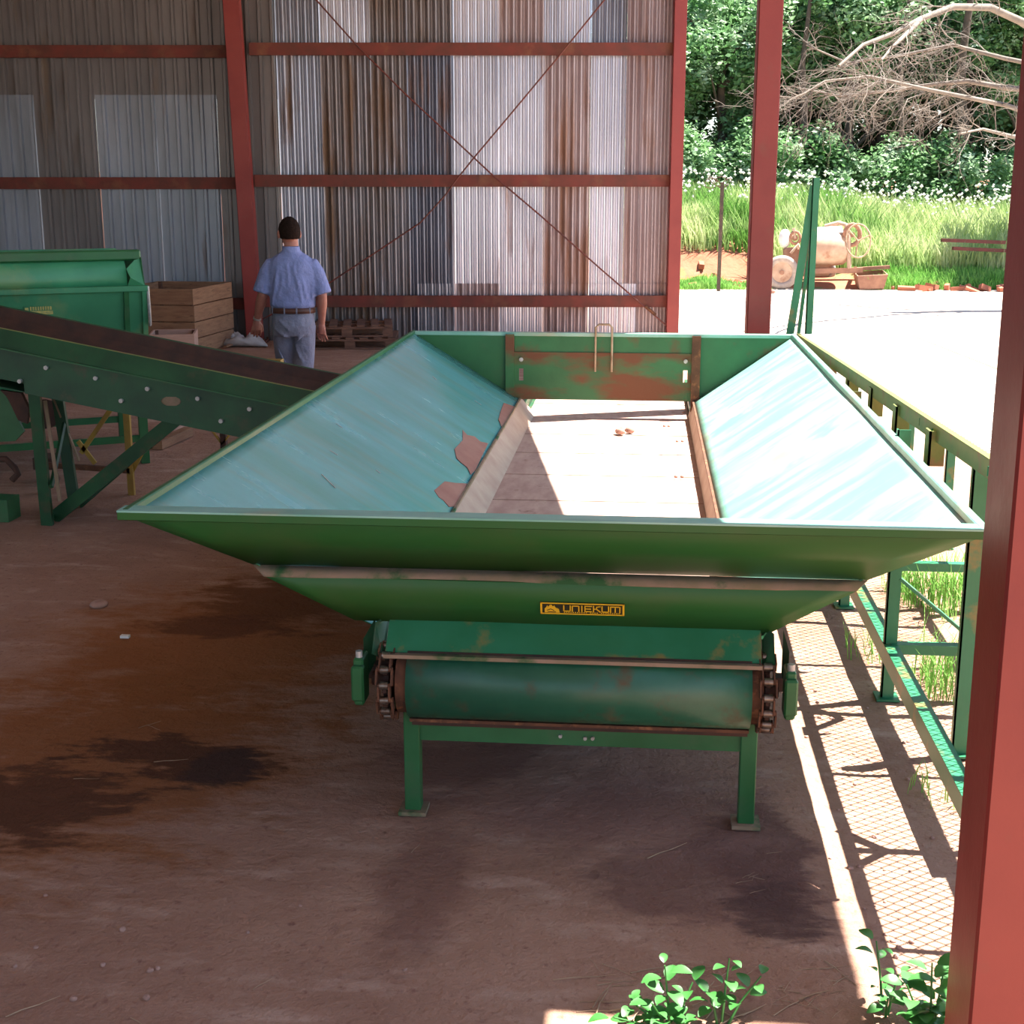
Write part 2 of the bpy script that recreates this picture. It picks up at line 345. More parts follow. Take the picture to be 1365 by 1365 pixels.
# back wall: single sheets and girts
wall = thing('wall_back', None, None, shed(0, 18.5), YAW); tag(wall, kind='structure')
def sheet_mesh(name, x0, x1, z0, z1, prof, y=0.0):
    m = MB(); n = 0; pts = []
    if prof == 'sine':
        p = .0935; k = int(round((x1-x0)/p*8))
        pts = [(x0+(x1-x0)*i/k, -.028*math.cos(2*math.pi*i/8)) for i in range(k+1)]
    else:
        p = .156; x = x0
        while x < x1-.01:
            for dx, yy in ((0, 0), (.085, 0), (.1, -.042), (.132, -.042), (.146, 0)):
                if x+dx <= x1+.001: pts.append((x+dx, yy))
            x += p
        pts.append((x1, 0))
    zs = [z0, z1]
    m.add([(a, b+y, z) for z in zs for a, b in pts], [(i, i+1, len(pts)+i+1, len(pts)+i) for i in range(len(pts)-1)], prof == 'sine')
    return m.build('corrugated_sheet', M[name], wall, local=True)
# ribbed sheets, left bay and the strip right of the column
x = -3.0
i = 0
edges = [-3.0]
while edges[-1] > -11: edges.append(edges[-1]-.156*5)
for i in range(len(edges)-1):
    sheet_mesh('zinc_grey' if i % 3 else 'zinc_warm', edges[i+1], edges[i], -.02, 3.13, 'rib', -.004 if i % 2 else 0)
    sheet_mesh('zinc_warm', edges[i+1], edges[i], 3.08, 6.3, 'rib', .012)
# sine sheets in the middle bay, measured at their joints in the photo
J = [375, 432, 497, 545, 606, 665, 725, 786, 832, 851, 900]
def ux(p): return wuz(p, 250)[0]
mids = ['zinc_mid', 'zinc_rust', 'zinc_rust', 'zinc_dark', 'zinc_bright', 'zinc_bright', 'zinc_pink', 'zinc_bright', 'zinc_pink', 'zinc_pink']
tops = ['zinc_mid', 'zinc_bright', 'zinc_rust', 'zinc_rust', 'zinc_bright', 'zinc_pink', 'zinc_bright', 'zinc_mid', 'zinc_pink', 'zinc_pink']
lows = [None, None, None, 'zinc_mid', 'zinc_pink', 'zinc_bright', 'zinc_pink', 'zinc_bright', 'zinc_bright', 'zinc_pink']
for i in range(len(J)-1):
    a, b = ux(J[i]), ux(J[i+1]); zl = wuz(600, 378)[1]
    sheet_mesh(mids[i], a, b, -.02 if lows[i] is None else zl-.05, 3.74, 'sine', .003*(i % 2))
    if lows[i]: sheet_mesh(lows[i], a if i != 3 else ux(555), b, -.02, zl, 'sine', -.012)
    if i == 3: sheet_mesh(mids[i], a, ux(555), -.02, zl, 'sine', 0)
    sheet_mesh(tops[i], a, b, 3.70, 6.3, 'sine', .003*((i+1) % 2))
# girts (channels) in each bay
uc, ucr = wuz(331, 250)[0], wuz(900, 250)[0]
for zc, tl in ((wuz(600, 66)[1], 0), (wuz(600, 241)[1], 0), (wuz(600, 401)[1], 0)):
    for a, b, dz in ((-11, uc-.1, -.03), (uc+.1, ucr-.05, 0)):
        m = MB(); z0 = zc-.075+dz
        m.box(a, -.1, z0, b, -.092, z0+.15); m.box(a, -.092, z0+.142, b, -.03, z0+.15); m.box(a, -.092, z0, b, -.03, z0+.008)
        m.box(a, -.1, z0+.138, b, -.103, z0+.15); m.box(a, -.1, z0, b, -.103, z0+.012)
        m.build('girt', M['girt'], wall, local=True)
# X bracing rods
def wp(px, py, d=-.16): u, z = wuz(px, py, 18.5+d); return (u, d, z)
for pts in (([wp(418, -4), wp(475, 60), wp(540, 125), wp(610, 190), wp(655, 232), wp(720, 287), wp(800, 358), wp(893, 438)]),
            ([wp(812, -8), wp(745, 75), wp(680, 153), wp(632, 210), wp(612, 235), wp(592, 262), wp(560, 297), wp(500, 337), wp(430, 383), wp(345, 428)])):
    MB().tube(pts, .011, 6).build('brace_rod', M['rod'], wall, local=True)
for k, (a, b) in enumerate(((wp(860, 408), wp(874, 420)), (wp(380, 411), wp(368, 417)))):
    MB().cyl(a, b, .022, n=8).build('turnbuckle', M['rust'], wall, local=True)

# ---------------------------------------------------------------- red steel columns
def hcol(name, label, x0, x1, y0, y1, top, rz=0, loc=(0, 0, 0), base=True, grp=None):
    t = thing('steel_column', label, 'column', loc, rz, grp)
    f = .012; m = MB()
    # box-like lipped column: front face, back face and the two sides
    m.box(x0, y0, 0, x1, y0+f, top); m.box(x0, y1-f, 0, x1, y1, top)
    m.box(x0, y0, 0, x0+f, y1, top) ; m.box(x1-f, y0, 0, x1, y1, top)
    m.build('column_shaft', M['red'], t, local=True, bevel=.006)
    MB().box(x0-.06, y0-.06, 0, x1+.06, y1+.06, .02).build('base_plate', M['girt'], t, local=True)
    nb = MB()
    for sx in (x0-.035, x1+.035):
        for sy_ in (y0-.03, y1+.03): nb.cyl((sx, sy_, .02), (sx, sy_, .05), .013, n=6)
    nb.build('anchor_bolts', M['rust'], t, local=True)
    return t
WT = 5.15
hcol('', 'red steel column at the right edge of the photo, nearest of all', 0, .2, 0, .21, 5.15, 0, (.716, 2.69, 0))
hcol('', 'free-standing red steel column right behind the hopper rear', 0, .155, 0, .21, 5.15, 0, (.690, 9.50, 0))
hcol('', 'red steel column at the right end of the sheet wall', -.09, .07, -.13, .03, 6.2, YAW, shed(ucr, 18.42))
tcol = hcol('', 'red steel column on the sheet wall, left of the man in the blue shirt', -.1, .1, -.16, .03, 6.2, YAW, shed(uc, 18.30))
m = MB(); m.bar((.05, -.17, 0), (-.085, -.17, 6.2), .03, .015, (0, 1, 0))
for o in list(scn.collection.objects):
    if o.parent == tcol and o.name.startswith('column_shaft'):
        # the column leans a little in the photo
        pass
tcol.rotation_euler = (0, R(-1.6), YAW); tcol.location = shed(uc+.06, 18.30, .004)

# ================================================================ the feed hopper
XL, XR, YF, YR, ZR = -1.52, .965, 3.90, 9.12, 1.05
bl, br_, ZB = -.812, .335, .615                    # trough edge under the side panels
YB = 4.17
hop = thing('feed_hopper', 'large green V-sided steel feed hopper with dusty belt floor, front roller and yellow nameplate', 'hopper', (-.28, 6.5, 0))
# side panels
def fprof(z):
    if z > .845: return 3.9+(1.05-z)/.205*.2
    if z > .818: return 4.10-(.845-z)/.027*.035
    return 4.065+(.818-z)/.163*.085
def warp(a, b, c, d, n=14, amp=.006, seed=0):
    """slightly buckled sheet between corners a-b (top) and d-c (bottom)"""
    a, b, c, d = map(Vector, (a, b, c, d)); nr = (b-a).cross(d-a).normalized(); g = []
    for j in range(n+1):
        for i in range(n*2+1):
            u, v = i/(2*n), j/n; p = a.lerp(b, u).lerp(d.lerp(c, u), v)
            e = math.sin(math.pi*u)*math.sin(math.pi*v)
            yf = fprof(p.z)+.012; fr_ = (YR-p.y)/(YR-(YF+(ZR-p.z)/(ZR-ZB)*(YB-YF))); p.y = YR-fr_*(YR-yf)
            g.append(p+nr*amp*(noise.noise(Vector((u*4, v*1.2, seed)))*1.6)*min(1, e*4))
    return g, n
def panel(name, m, a, b, c, d, amp, seed):
    g, n = warp(a, b, c, d, amp=amp, seed=seed); w_ = 2*n+1
    mb = MB(); mb.add(g, [(j*w_+i, j*w_+i+1, (j+1)*w_+i+1, (j+1)*w_+i) for j in range(n) for i in range(2*n)], True)
    o = mb.build(name, m, hop); s = o.modifiers.new('thickness', 'SOLIDIFY'); s.thickness = .004; s.offset = 0; o.data.materials.append(M['green']); s.material_offset = 1; s.material_offset_rim = 1; return o
lp = panel('side_panel', M['green_worn_sheen'], (XL, YR, ZR), (XL, YF, ZR), (bl, YB, ZB), (bl, YR, ZB), .005, 2)
lp['label'] = 'shaded side panel with scuffed paint, sky sheen put into its teal colour'
rp = panel('side_panel', M['green_sunlit'], (XR, YF, ZR), (XR, YR, ZR), (br_, YR, ZB), (br_, YB, ZB), .008, 5)
rp['label'] = 'sunlit side panel, sun glare painted into its green'
# worn bare patches on the left panel
def onleft(px, py, lift=.003):
    r = ray(px, py); n = Vector((ZR-ZB, 0, XL-bl)); n = Vector((-(ZB-ZR), 0, bl-XL)).normalized()
    p0 = Vector((XL, 5, ZR)); t = (p0-Vector((0, 0, CH))).dot(n)/r.dot(n); return Vector((0, 0, CH))+r*t+n*lift
nl = Vector((ZR-ZB, 0, bl-XL)).normalized()
for k, pts in enumerate(([(616, 574), (622, 581), (632, 583), (640, 590), (650, 592), (633, 628), (627, 634), (622, 624), (613, 617), (608, 612), (605, 600), (616, 588)],
                         [(578, 655), (592, 643), (606, 645), (622, 646), (607, 676), (598, 677), (590, 668), (584, 664)],
                         [(671, 538), (680, 541), (688, 544), (680, 552), (668, 570), (664, 560), (667, 549)])):
    MB().plate([onleft(*p, lift=.006) for p in pts], .002, nl).build('bare_patch', M['primer'], hop)['label'] = 'bare reddish patch where the paint has worn off'
# scratches
for (x0, y0, x1, y1) in ((447, 566, 456, 572), (439, 602, 449, 608), (576, 503, 581, 507), (632, 535, 641, 541), (428, 634, 446, 652), (500, 628, 506, 632)):
    MB().bar(onleft(x0, y0, .006), onleft(x1, y1, .006), .004, .002).build('scratch', M['bolt'], hop)
# rim: folded steel flange round the top
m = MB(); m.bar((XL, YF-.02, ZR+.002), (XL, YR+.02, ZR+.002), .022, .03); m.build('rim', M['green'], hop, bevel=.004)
m = MB(); m.bar((XR, YF-.02, ZR+.002), (XR, YR+.02, ZR+.002), .03, .03); m.build('rim', M['green_sunlit'], hop, bevel=.004)
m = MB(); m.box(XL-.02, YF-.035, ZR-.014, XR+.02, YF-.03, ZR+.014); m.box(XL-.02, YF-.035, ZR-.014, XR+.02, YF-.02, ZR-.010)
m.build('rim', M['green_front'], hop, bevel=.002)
m = MB(); m.box(XL-.02, YF-.036, ZR+.010, XR+.02, YF+.036, ZR+.0155); m.build('rim_top', M['green_sunlit'], hop)['label'] = 'top face of the front rim, coloured pale as sunlit'  # pale colour stands in for sun on the rim top
m = MB(); m.box(XL, YR-.008, ZR-.012, XR, YR+.045, ZR+.012); m.build('rim', M['green_sunlit'], hop, bevel=.003)
# front panel: upper plate, dusty ledge, lower plate, lip
sl_ = (bl-XL)/(ZR-ZB)                           # slope of the flanks in the XZ plane
def fx(z, sgn): return (XL+(ZR-z)*sl_-.018) if sgn < 0 else (XR-(ZR-z)*((XR-br_)/(ZR-ZB))+.018)
def fstrip(name, m_, y0, z0, y1, z1, t=.005, bev=0, wob=0, seed=0):
    n = 24; vs = []
    for (y, z) in ((y0, z0), (y1, z1)):
        for i in range(n+1):
            a, b = fx(z, -1), fx(z, 1); x = a+(b-a)*i/n
            vs.append((x, y+wob*noise.noise(Vector((x*3, z*9, seed))), z))
    mb = MB(); mb.add(vs, [(i, i+1, n+2+i, n+1+i)[::-1] for i in range(n)], True)
    o = mb.build(name, m_, hop); s = o.modifiers.new('thickness', 'SOLIDIFY'); s.thickness = t; s.offset = -1; return o
fstrip('front_panel', M['green_front'], YF, ZR-.015, 4.10, .845, wob=.003)
led = fstrip('ledge', M['dust'], 4.10, .845, 4.065, .818, t=.004, wob=.003, seed=4); led['label'] = 'narrow ledge covered in red dust'
fstrip('front_lower_panel', M['green_front'], 4.065, .818, 4.15, .655, wob=.003, seed=2)
# flare (lip) above the roller
xa, xb = at(519, 830, Y=4.14).x, at(1014, 845, Y=4.14).x
m = MB(); m.plate([(xa, 4.15, .665), (xb, 4.15, .665), (xb, 4.06, .585), (xa, 4.06, .585)], .004, (0, -.6, .8)); m.build('lip', M['walk_green'], hop)  # lighter green paints in the light on this upward-facing plate
m = MB(); m.box(xa, 4.03, .576, xb, 4.065, .582); m.box(xa, 4.028, .574, xb, 4.033, .586); m.build('lip_edge', M['dust'], hop)
for xx, sg in ((xa-.006, -1), (xb+.004, 1)):
    m = MB(); m.plate([(xx, 4.2, .67), (xx+.035*sg, 4.12, .66), (xx+.035*sg, 4.05, .58), (xx, 4.06, .56)], .004, (0, -1, .3)); m.build('end_cheek', M['green_dark'], hop)
# rear panel with posts and the sliding gate
gl, gr = at(684, 500, Y=YR).x, at(923, 500, Y=YR).x
def side_x(z, sgn): return fx(z, sgn)+(.018 if sgn < 0 else -.018)
m = MB(); m.plate([(XL, YR, ZR), (side_x(ZB, -1), YR, ZB), (gl, YR, ZB), (gl, YR, ZR)], .005, (0, -1, 0)); m.build('rear_panel', M['green'], hop)
m = MB(); m.plate([(gr, YR, ZR), (gr, YR, ZB), (side_x(ZB, 1), YR, ZB), (XR, YR, ZR)], .005, (0, -1, 0)); m.build('rear_panel', M['green_rust2'], hop)
zs = at(800, 471, Y=YR).z
m = MB(); m.box(gl, YR, zs, gr, YR+.005, ZR); m.build('rear_panel', M['green_rust2'], hop)
gate = MB()
g0, g1 = gl-.012, gr+.012; zb = ZB+.005
sl1, sl2 = at(695, 478, Y=YR).x, at(914, 478, Y=YR).x; sz0, sz1 = at(695, 507, Y=YR).z, at(695, 491, Y=YR).z
gy = YR-.008
for (a, b) in ((g0, sl1-.014), (sl1+.014, sl2-.014), (sl2+.014, g1)): gate.box(a, gy, zb, b, gy+.005, zs+.004)
for s_ in (sl1, sl2):
    gate.box(s_-.014, gy, zb, s_+.014, gy+.005, sz0); gate.box(s_-.014, gy, sz1, s_+.014, gy+.005, zs+.004)
go = gate.build('gate', M['green_rust'], hop)
go['label'] = 'sliding gate plate, green paint mostly rusted brown, with two slots'
hx0, hx1, = at(794, 460, Y=YR).x, at(816, 460, Y=YR).x
htop, hbot = at(805, 432, Y=YR).z, at(805, 495, Y=YR).z
MB().tube([(hx0, YR-.025, hbot), (hx0, YR-.025, htop-.02), (hx0+.02, YR-.025, htop), (hx1-.02, YR-.025, htop), (hx1, YR-.025, htop-.02), (hx1, YR-.025, hbot)], .007, 8).build('gate_handle', M['straw'], go)
for s_ in (sl1, sl2): MB().cyl((s_, YR-.02, sz1+.06), (s_, YR, sz1+.06), .014, n=8).build('bolt', M['bolt'], go)
for xx in (gl-.02, gr+.02):
    m = MB(); m.box(xx-.028, YR-.03, ZB-.06, xx+.028, YR-.024, ZR); m.box(xx-.028, YR-.024, ZB-.06, xx-.022, YR, ZR); m.box(xx+.022, YR-.024, ZB-.06, xx+.028, YR, ZR)
    m.build('gate_guide', M['green_rust' if xx < 0 and xx < -.5 else 'rust'], hop)
# skirts, deck plates
for (x0, x1, s) in ((bl, bl+.092, -1), (br_, br_-.03, 1)):
    m = MB(); m.plate([(x0, YB, ZB), (x0, YR+.1, ZB), (x1, YR+.1, .505), (x1, YB, .505)], .005, (-s*.5, 0, .8)); m.build('skirt', M['skirt'], hop)
    m = MB(); m.bar((x0-.004*s, YB, ZB+.006), (x0-.004*s, YR, ZB+.006), .012, .012); m.build('skirt_edge', M['dust' if s < 0 else 'rust'], hop)
k = 0; y = 4.12
while y < 10.6:
    y1 = min(y+.62, 10.62)
    m = MB(); m.plate([(bl+.05, y, .505), (br_-.024, y, .505), (br_-.024, y1+.03, .501), (bl+.05, y1+.03, .501)], .004, (0, 0, 1)); m.build('deck_plate', M['belt'], hop)
    y = y1
# tail section of the deck beyond the gate
m = MB(); m.box(bl-.02, YR+.01, .42, bl+.02, 10.62, .56); m.build('tail_side', M['green_dark'], hop)
m = MB(); m.box(br_-.02, YR+.01, .42, br_+.02, 10.62, .56); m.build('tail_side', M['green_dark'], hop)
# clods on the deck
for (px_, py_, s) in ((833, 578, .05), (888, 570, .022), (906, 590, .02), (905, 638, .022), (700, 541, .02), (782, 531, .018), (912, 551, .015)):
    p = at(px_, py_, z=.51); t_ = MB()
    for q in range(5 if s > .03 else 2):
        a = random.random()*6.3; t_.ell((p.x+math.cos(a)*s*.8, p.y+math.sin(a)*s*.8, .512+s*.3), s*.5, s*.45, s*.4, 7, 5)
    tag(t_.build('dirt_clod', M['stone']), 'largest brown clod of dirt lying on the hopper deck' if s > .03 else 'small crumb of dirt lying on the hopper deck', 'clod', None if s > .03 else 'crumbs on the hopper deck')
# chassis under the deck
for xx in (bl+.04, br_-.04):
    m = MB(); m.box(xx-.03, 4.14, .36, xx+.03, 10.6, .49); m.build('chassis_beam', M['green_dark'], hop)
m = MB(); m.plate([(bl+.02, 4.2, .335), (br_-.02, 4.2, .335), (br_-.02, 10.5, .335), (bl+.02, 10.5, .335)], .004, (0, 0, 1)); m.build('return_pan', M['rust_dark'], hop)
# flank ribs under the overhanging panels
for yy in (4.9, 5.9, 6.9, 7.9, 8.8):
    for sg in (-1, 1):
        x0 = fx(.98, sg)-.03*sg*-1; x1 = (bl if sg < 0 else br_)
        m = MB(); m.bar((fx(1.0, sg), yy, .965), (x1+.03*sg, yy, .55), .04, .04); m.build('flank_rib', M['green_dark'], hop)
# roller
DX0, DX1 = at(541, 914, Y=4.02).x, at(1003, 914, Y=4.02).x
DC, DR = Vector((0, 4.12, .475)), .117
m = MB()
rings = []
for xx, r in ((DX0, DR), (DX1, DR)):
    rings.append([Vector((xx, DC.y+r*math.cos(R(a)), DC.z+r*math.sin(R(a)))) for a in range(60, 268, 8)])
m.loft(rings, caps=False, closed=False)
dr = m.build('roller_shell', M['drum_paint'], hop); s = dr.modifiers.new('thickness', 'SOLIDIFY'); s.thickness = .006; s.offset = 0
MB().bar((DX0, DC.y-.02, DC.z-DR-.004), (DX1, DC.y-.02, DC.z-DR-.004), .05, .01).build('shell_edge', M['rust'], hop)['label'] = 'rusty lower edge of the roller shell'
MB().bar((DX0, DC.y-.035, DC.z+DR-.006), (DX1, DC.y-.035, DC.z+DR-.006), .05, .006).build('deck_nose', M['rust_dark'], hop)
m = MB(); m.cyl((DX0-.035, DC.y, DC.z), (DX1+.035, DC.y, DC.z), DR-.012, n=32); m.build('roller', M['rust'], hop, bevel=.004)
m = MB(); m.bar((DX0+.0, 4.14, .335), (DX1, 4.14, .335), .04, .03); m.build('scraper_bar', M['rust_dark'], hop)
# chains on both roller ends
CR = .118
for xx in (DX0-.066, DX1+.048):
    sp = MB(); sp.cyl((xx-.008, DC.y, DC.z), (xx+.008, DC.y, DC.z), CR-.03, n=20)
    for a in range(0, 360, 30):
        sp.bar((xx, DC.y+.08*math.cos(R(a)), DC.z+.08*math.sin(R(a))), (xx, DC.y+.112*math.cos(R(a)), DC.z+.112*math.sin(R(a))), .014, .016)
    sp.build('sprocket', M['rust_dark'], hop)
    ch = thing('chain', None, None, (xx, DC.y, DC.z)); ch.parent = hop; ch.location = Vector((xx, DC.y, DC.z))-WLOC[hop.name]; WLOC[ch.name] = Vector((xx, DC.y, DC.z))
    nl_ = 9
    for q in range(nl_):
        a0 = R(75+q*24); a1 = R(75+(q+1)*24)
        p0 = Vector((xx, DC.y+CR*math.cos(a0), DC.z+CR*math.sin(a0))); p1 = Vector((xx, DC.y+CR*math.cos(a1), DC.z+CR*math.sin(a1)))
        l = MB(); w2 = .024 if q % 2 else .017; cdir = ((p0+p1)/2-Vector((xx, DC.y, DC.z))).normalized()
        for sg in (-1, 1): l.bar(p0+Vector((w2*sg, 0, 0)), p1+Vector((w2*sg, 0, 0)), .005, .028, cdir)
        l.cyl(p0-Vector((w2+.002, 0, 0)), p0+Vector((w2+.002, 0, 0)), .009, n=8); l.build('chain_link', M['rust'], ch)
        MB().cyl(p1-Vector((.013, 0, 0)), p1+Vector((.013, 0, 0)), .013, n=10).build('chain_roller', M['steel'], ch)
# bearing arms
for sg, xc, xs_ in ((-1, at(483, 905, Y=4.1).x, DX0-.1), (1, at(1052, 905, Y=4.1).x, DX1+.08)):
    m = MB(); m.box(xc-.016, 4.04, .41, xc+.016, 4.13, .565); m.box(xc-.02, 4.02, .43, xc+.02, 4.05, .545); m.build('bearing_bracket', M['green'], hop, bevel=.006)
    m = MB(); m.bar((xc, 4.2, .475), (xs_, 4.2, .475), .05, .045); m.cyl((xc-.03*sg, 4.12, .475), (xs_+.1*-sg, 4.12, .475), .022, n=14); m.build('shaft', M['rust_dark'], hop)
    m = MB(); m.plate([(xc, 4.13, .60), (xs_+.02*sg, 4.16, .66), (xs_+.02*sg, 4.16, .52), (xc, 4.13, .45)], .006, (0, -1, 0)); m.build('guard_plate', M['green_dark'], hop)
    MB().cyl((xc, 4.06, .565), (xc, 4.06, .585), .012, n=6).build('nut', M['bolt'], hop)
# legs
for yy in (4.17, 6.6, 9.0):
    for xx in (at(550, 1040, Y=4.15).x, at(996, 1050, Y=4.15).x):
        m = MB(); m.box(xx-.026, yy-.026, .012, xx+.026, yy+.026, .40 if yy > 4.2 else .375); m.build('leg', M['green'], hop, bevel=.003)
        m = MB(); m.box(xx-.045, yy-.045, 0, xx+.045, yy+.045, .013); m.build('foot_plate', M['dust'], hop)
    m = MB(); a, b = at(560, 990, Y=4.15).x, at(986, 990, Y=4.15).x
    m.box(a-.01, yy-.015, .255, b+.01, yy-.009, .315); m.box(a-.01, yy-.009, .309, b+.01, yy+.02, .315); m.build('cross_member', M['green'], hop)
for (px_, py_) in ((747, 981), (780, 984), (790, 984)): 
    p = at(px_, py_, Y=4.152); MB().cyl((p.x, 4.145, p.z), (p.x, 4.156, p.z), .006, n=8).build('bolt', M['bolt'], hop)
m = MB(); a = at(610, 960, Y=4.3); b = at(648, 972, Y=4.3); m.bar((a.x, 4.3, a.z), (b.x, 4.22, b.z), .05, .008); m.build('stay', M['green'], hop)

# nameplate on the lower front panel
c = at(776, 812, Y=4.095); n_ = Vector((0, -(.818-.655), -(4.15-4.065))).normalized(); upv = Vector((0, -(4.15-4.065), .818-.655)).normalized(); rt = Vector((1, 0, 0))
yp = 4.065+(.818-c.z)/(.818-.655)*(.085); c = Vector((c.x, yp, c.z))+n_*.006
pxm = abs(at(832, 812, Y=c.y).x-at(720, 812, Y=c.y).x); PW, PH = pxm/2, pxm*.187/2
def sp_(u, v, l=0): return c+rt*(u*PW)+upv*(v*PH)+n_*l
pl = MB(); pl.plate([sp_(-1, -1), sp_(1, -1), sp_(1, 1), sp_(-1, 1)], .003, n_); plo = pl.build('nameplate', M['sign_dark'], hop)
plo['label'] = 'yellow and black enamel nameplate'
bd = MB()
for (a, b, c_, d) in ((-1, -1, 1, -.84), (-1, .84, 1, 1), (-1, -1, -.955, 1), (.955, -1, 1, 1)):
    bd.plate([sp_(a, b, .0015), sp_(c_, b, .0015), sp_(c_, d, .0015), sp_(a, d, .0015)], .0015, n_)
bd.build('border', M['sign'], plo)
em = MB(); pts = [(-.9, -.72), (-.9, -.1), (-.86, .2), (-.84, .5), (-.8, .3), (-.77, .62), (-.73, .62), (-.7, .3), (-.67, .55), (-.64, .15), (-.56, -.1), (-.54, -.72)]
em.plate([sp_(u, v, .0015) for u, v in pts], .0015, n_); em.build('emblem', M['sign'], plo)
em = MB()
for (u0, v0, u1, v1) in ((-.84, -.3, -.75, -.05), (-.75, -.05, -.67, -.35), (-.83, -.55, -.63, -.55)):
    a, b = sp_(u0, v0, .002), sp_(u1, v1, .002); em.bar(a, b, .0022, .001, n_)
em.build('emblem_lines', M['sign_dark'], plo)
W_, H_ = .17, 1.0
def stroke_letter(ch, u):
    S = {'U': [((0, 1), (0, .1), (.12, 0), (.88, 0), (1, .1), (1, 1))], 'n': [((0, 0), (0, 1), (.88, 1), (1, .9), (1, 0))], 'I': [((.5, 0), (.5, 1))],
         'E': [((1, 1), (0, 1), (0, 0), (1, 0)), ((0, .5), (.85, .5))], 'K': [((0, 0), (0, 1)), ((1, 1), (.5, .9), (.45, .5), (0, .5)), ((.45, .5), (1, .0))],
         'm': [((0, 0), (0, 1), (.9, 1), (1, .9), (1, 0)), ((.5, 1), (.5, 0))]}[ch]
    mb = MB(); w_ = {'I': .05, 'm': .22}.get(ch, .155)
    for st_ in S:
        q = [sp_(u+a*w_, -.36+b*.94, .002) for a, b in st_]
        for i in range(len(q)-1):
            d = (q[i+1]-q[i]).normalized()*.0018; mb.bar(q[i]-d, q[i+1]+d, .0036, .0014, n_)
    mb.build('letter', M['sign'], plo); return w_
u = -.44
for ch in 'UnIEKUm': u += stroke_letter(ch, u)+.048
for i in range(26):
    u = -.44+i*.052
    if i in (11, 16): continue
    mb = MB(); mb.plate([sp_(u, -.68, .0015), sp_(u+.03, -.68, .0015), sp_(u+.03, -.56, .0015), sp_(u, -.56, .0015)], .001, n_)
    mb.build('small_lettering', M['sign'], plo)
# ================================================================ walkway on the right
WX = [1.075, 1.36, 1.78]; WY0, WY1 = 2.6, 9.45
def wz(y): return 1.045+(9-y)*.0265
def wx(x, y): return x-.03+(9-y)*.0125
wk = thing('raised_walkway', 'raised green steel walkway with expanded mesh deck along the right side of the hopper', 'walkway', (1.4, 6.0, 0))
for i, x in enumerate(WX):
    m = MB(); a, b = (x, WY0, wz(WY0)), (x, WY1, wz(WY1))
    wd = .045 if i != 1 else .06
    m.bar((wx(x, WY0), WY0, wz(WY0)), (wx(x, WY1), WY1, wz(WY1)), wd, .006); m.bar((wx(x, WY0)-.02, WY0, wz(WY0)-.03), (wx(x, WY1)-.02, WY1, wz(WY1)-.03), .006, .06)
    m.build('side_rail' if i != 1 else 'middle_rail', M['walk_rail'], wk)
y = 3.25; n = 0
tre = [3.05, 4.20, 5.36, 6.5, 7.6, 8.75]
ycross = []
for k in range(12):
    y = 3.05+k*.575
    if y > WY1: break
    thick = any(abs(y-t) < .1 for t in tre); h = .05 if thick else .03
    m = MB(); m.bar((wx(WX[0], y), y, wz(y)-.02), (wx(WX[2], y), y, wz(y)-.02), h*.75, h*.5); m.build('cross_bar', M['walk_rail'], wk)
# expanded mesh
em = MB(); LW, SW = .052, .021; ny = int((WY1-WY0)/SW); nx = int(round((WX[2]-WX[0])/(LW/2)))
for j in range(ny):
    y0 = WY0+SW*(j+.5); off = j % 2; prev = None; vs = []
    for i in range(nx+1):
        x = WX[0]+(WX[2]-WX[0])*i/nx; s = SW/2-.0015 if (i+off) % 2 else -SW/2+.0015; y = y0+s; z = wz(y)+.004
        xx = wx(x, y); vs += [(xx, y-.0026, z), (xx, y+.0026, z+.002), (xx, y+.0026, z-.002), (xx, y-.0026, z-.004)]
    fs = []
    for i in range(nx):
        for k in range(4): fs.append((4*i+k, 4*i+(k+1) % 4, 4*i+4+(k+1) % 4, 4*i+4+k))
    em.add(vs, fs)
tag(em.build('expanded_mesh', M['mesh'], wk), kind='stuff')
# trestles, posts and low beam
def post(x, y, w_, z1=None, m_='walk_green'):
    z1 = wz(y)-.05 if z1 is None else z1
    m = MB(); m.box(x-w_/2, y, 0, x+w_/2, y+.006, z1); m.box(x-w_/2, y, 0, x-w_/2+.006, y+.032, z1); m.build('post', M[m_], wk)
    MB().box(x-w_*.9, y-.03, 0, x+w_*.9, y+.07, .008).build('foot_plate', M['walk_green'], wk)
for y in (5.35, 6.6, 7.8, 9.0): post(1.0, y, .05)
post(1.175, 4.80, .075); 
for y in (5.35, 6.6, 7.8, 9.0, 4.2, 3.05): post(1.72, y, .05)
for y in (5.35, 6.6, 7.8):
    m = MB(); m.bar((1.0, y+.01, .215), (1.72, y+.01, .215), .05, .04); m.build('cross_tie', M['walk_green'], wk)
    m = MB(); m.bar((1.02, y+.02, .50), (1.30, y+.02, .27), .012, .045, (0, 1, 0)); m.build('brace', M['walk_green'], wk)
m = MB(); m.bar((1.0, 3.9, .228), (1.0, 9.0, .228), .055, .008); m.bar((.976, 3.9, .195), (.976, 9.0, .195), .008, .07)
m.build('low_beam', M['walk_green'], wk)
for y in (5.36-.06, 4.20):
    for d in (-1, 1):
        m = MB(); m.bar((WX[0]+.0, y+d*.13, wz(y)-.03), (WX[0]+.13, y, wz(y)-.03), .03, .03); m.build('knee_brace', M['walk_green'], wk)
for y in (7.25, 6.5, 5.85, 5.15, 8.1):
    m = MB(); m.box(WX[0]-.028, y-.03, wz(y)-.15, WX[0]-.02, y+.05, wz(y)-.02); m.box(WX[0]-.028, y-.03, wz(y)-.15, WX[0]+.03, y-.022, wz(y)-.02); m.build('hanger_bracket', M['walk_rail'], wk)
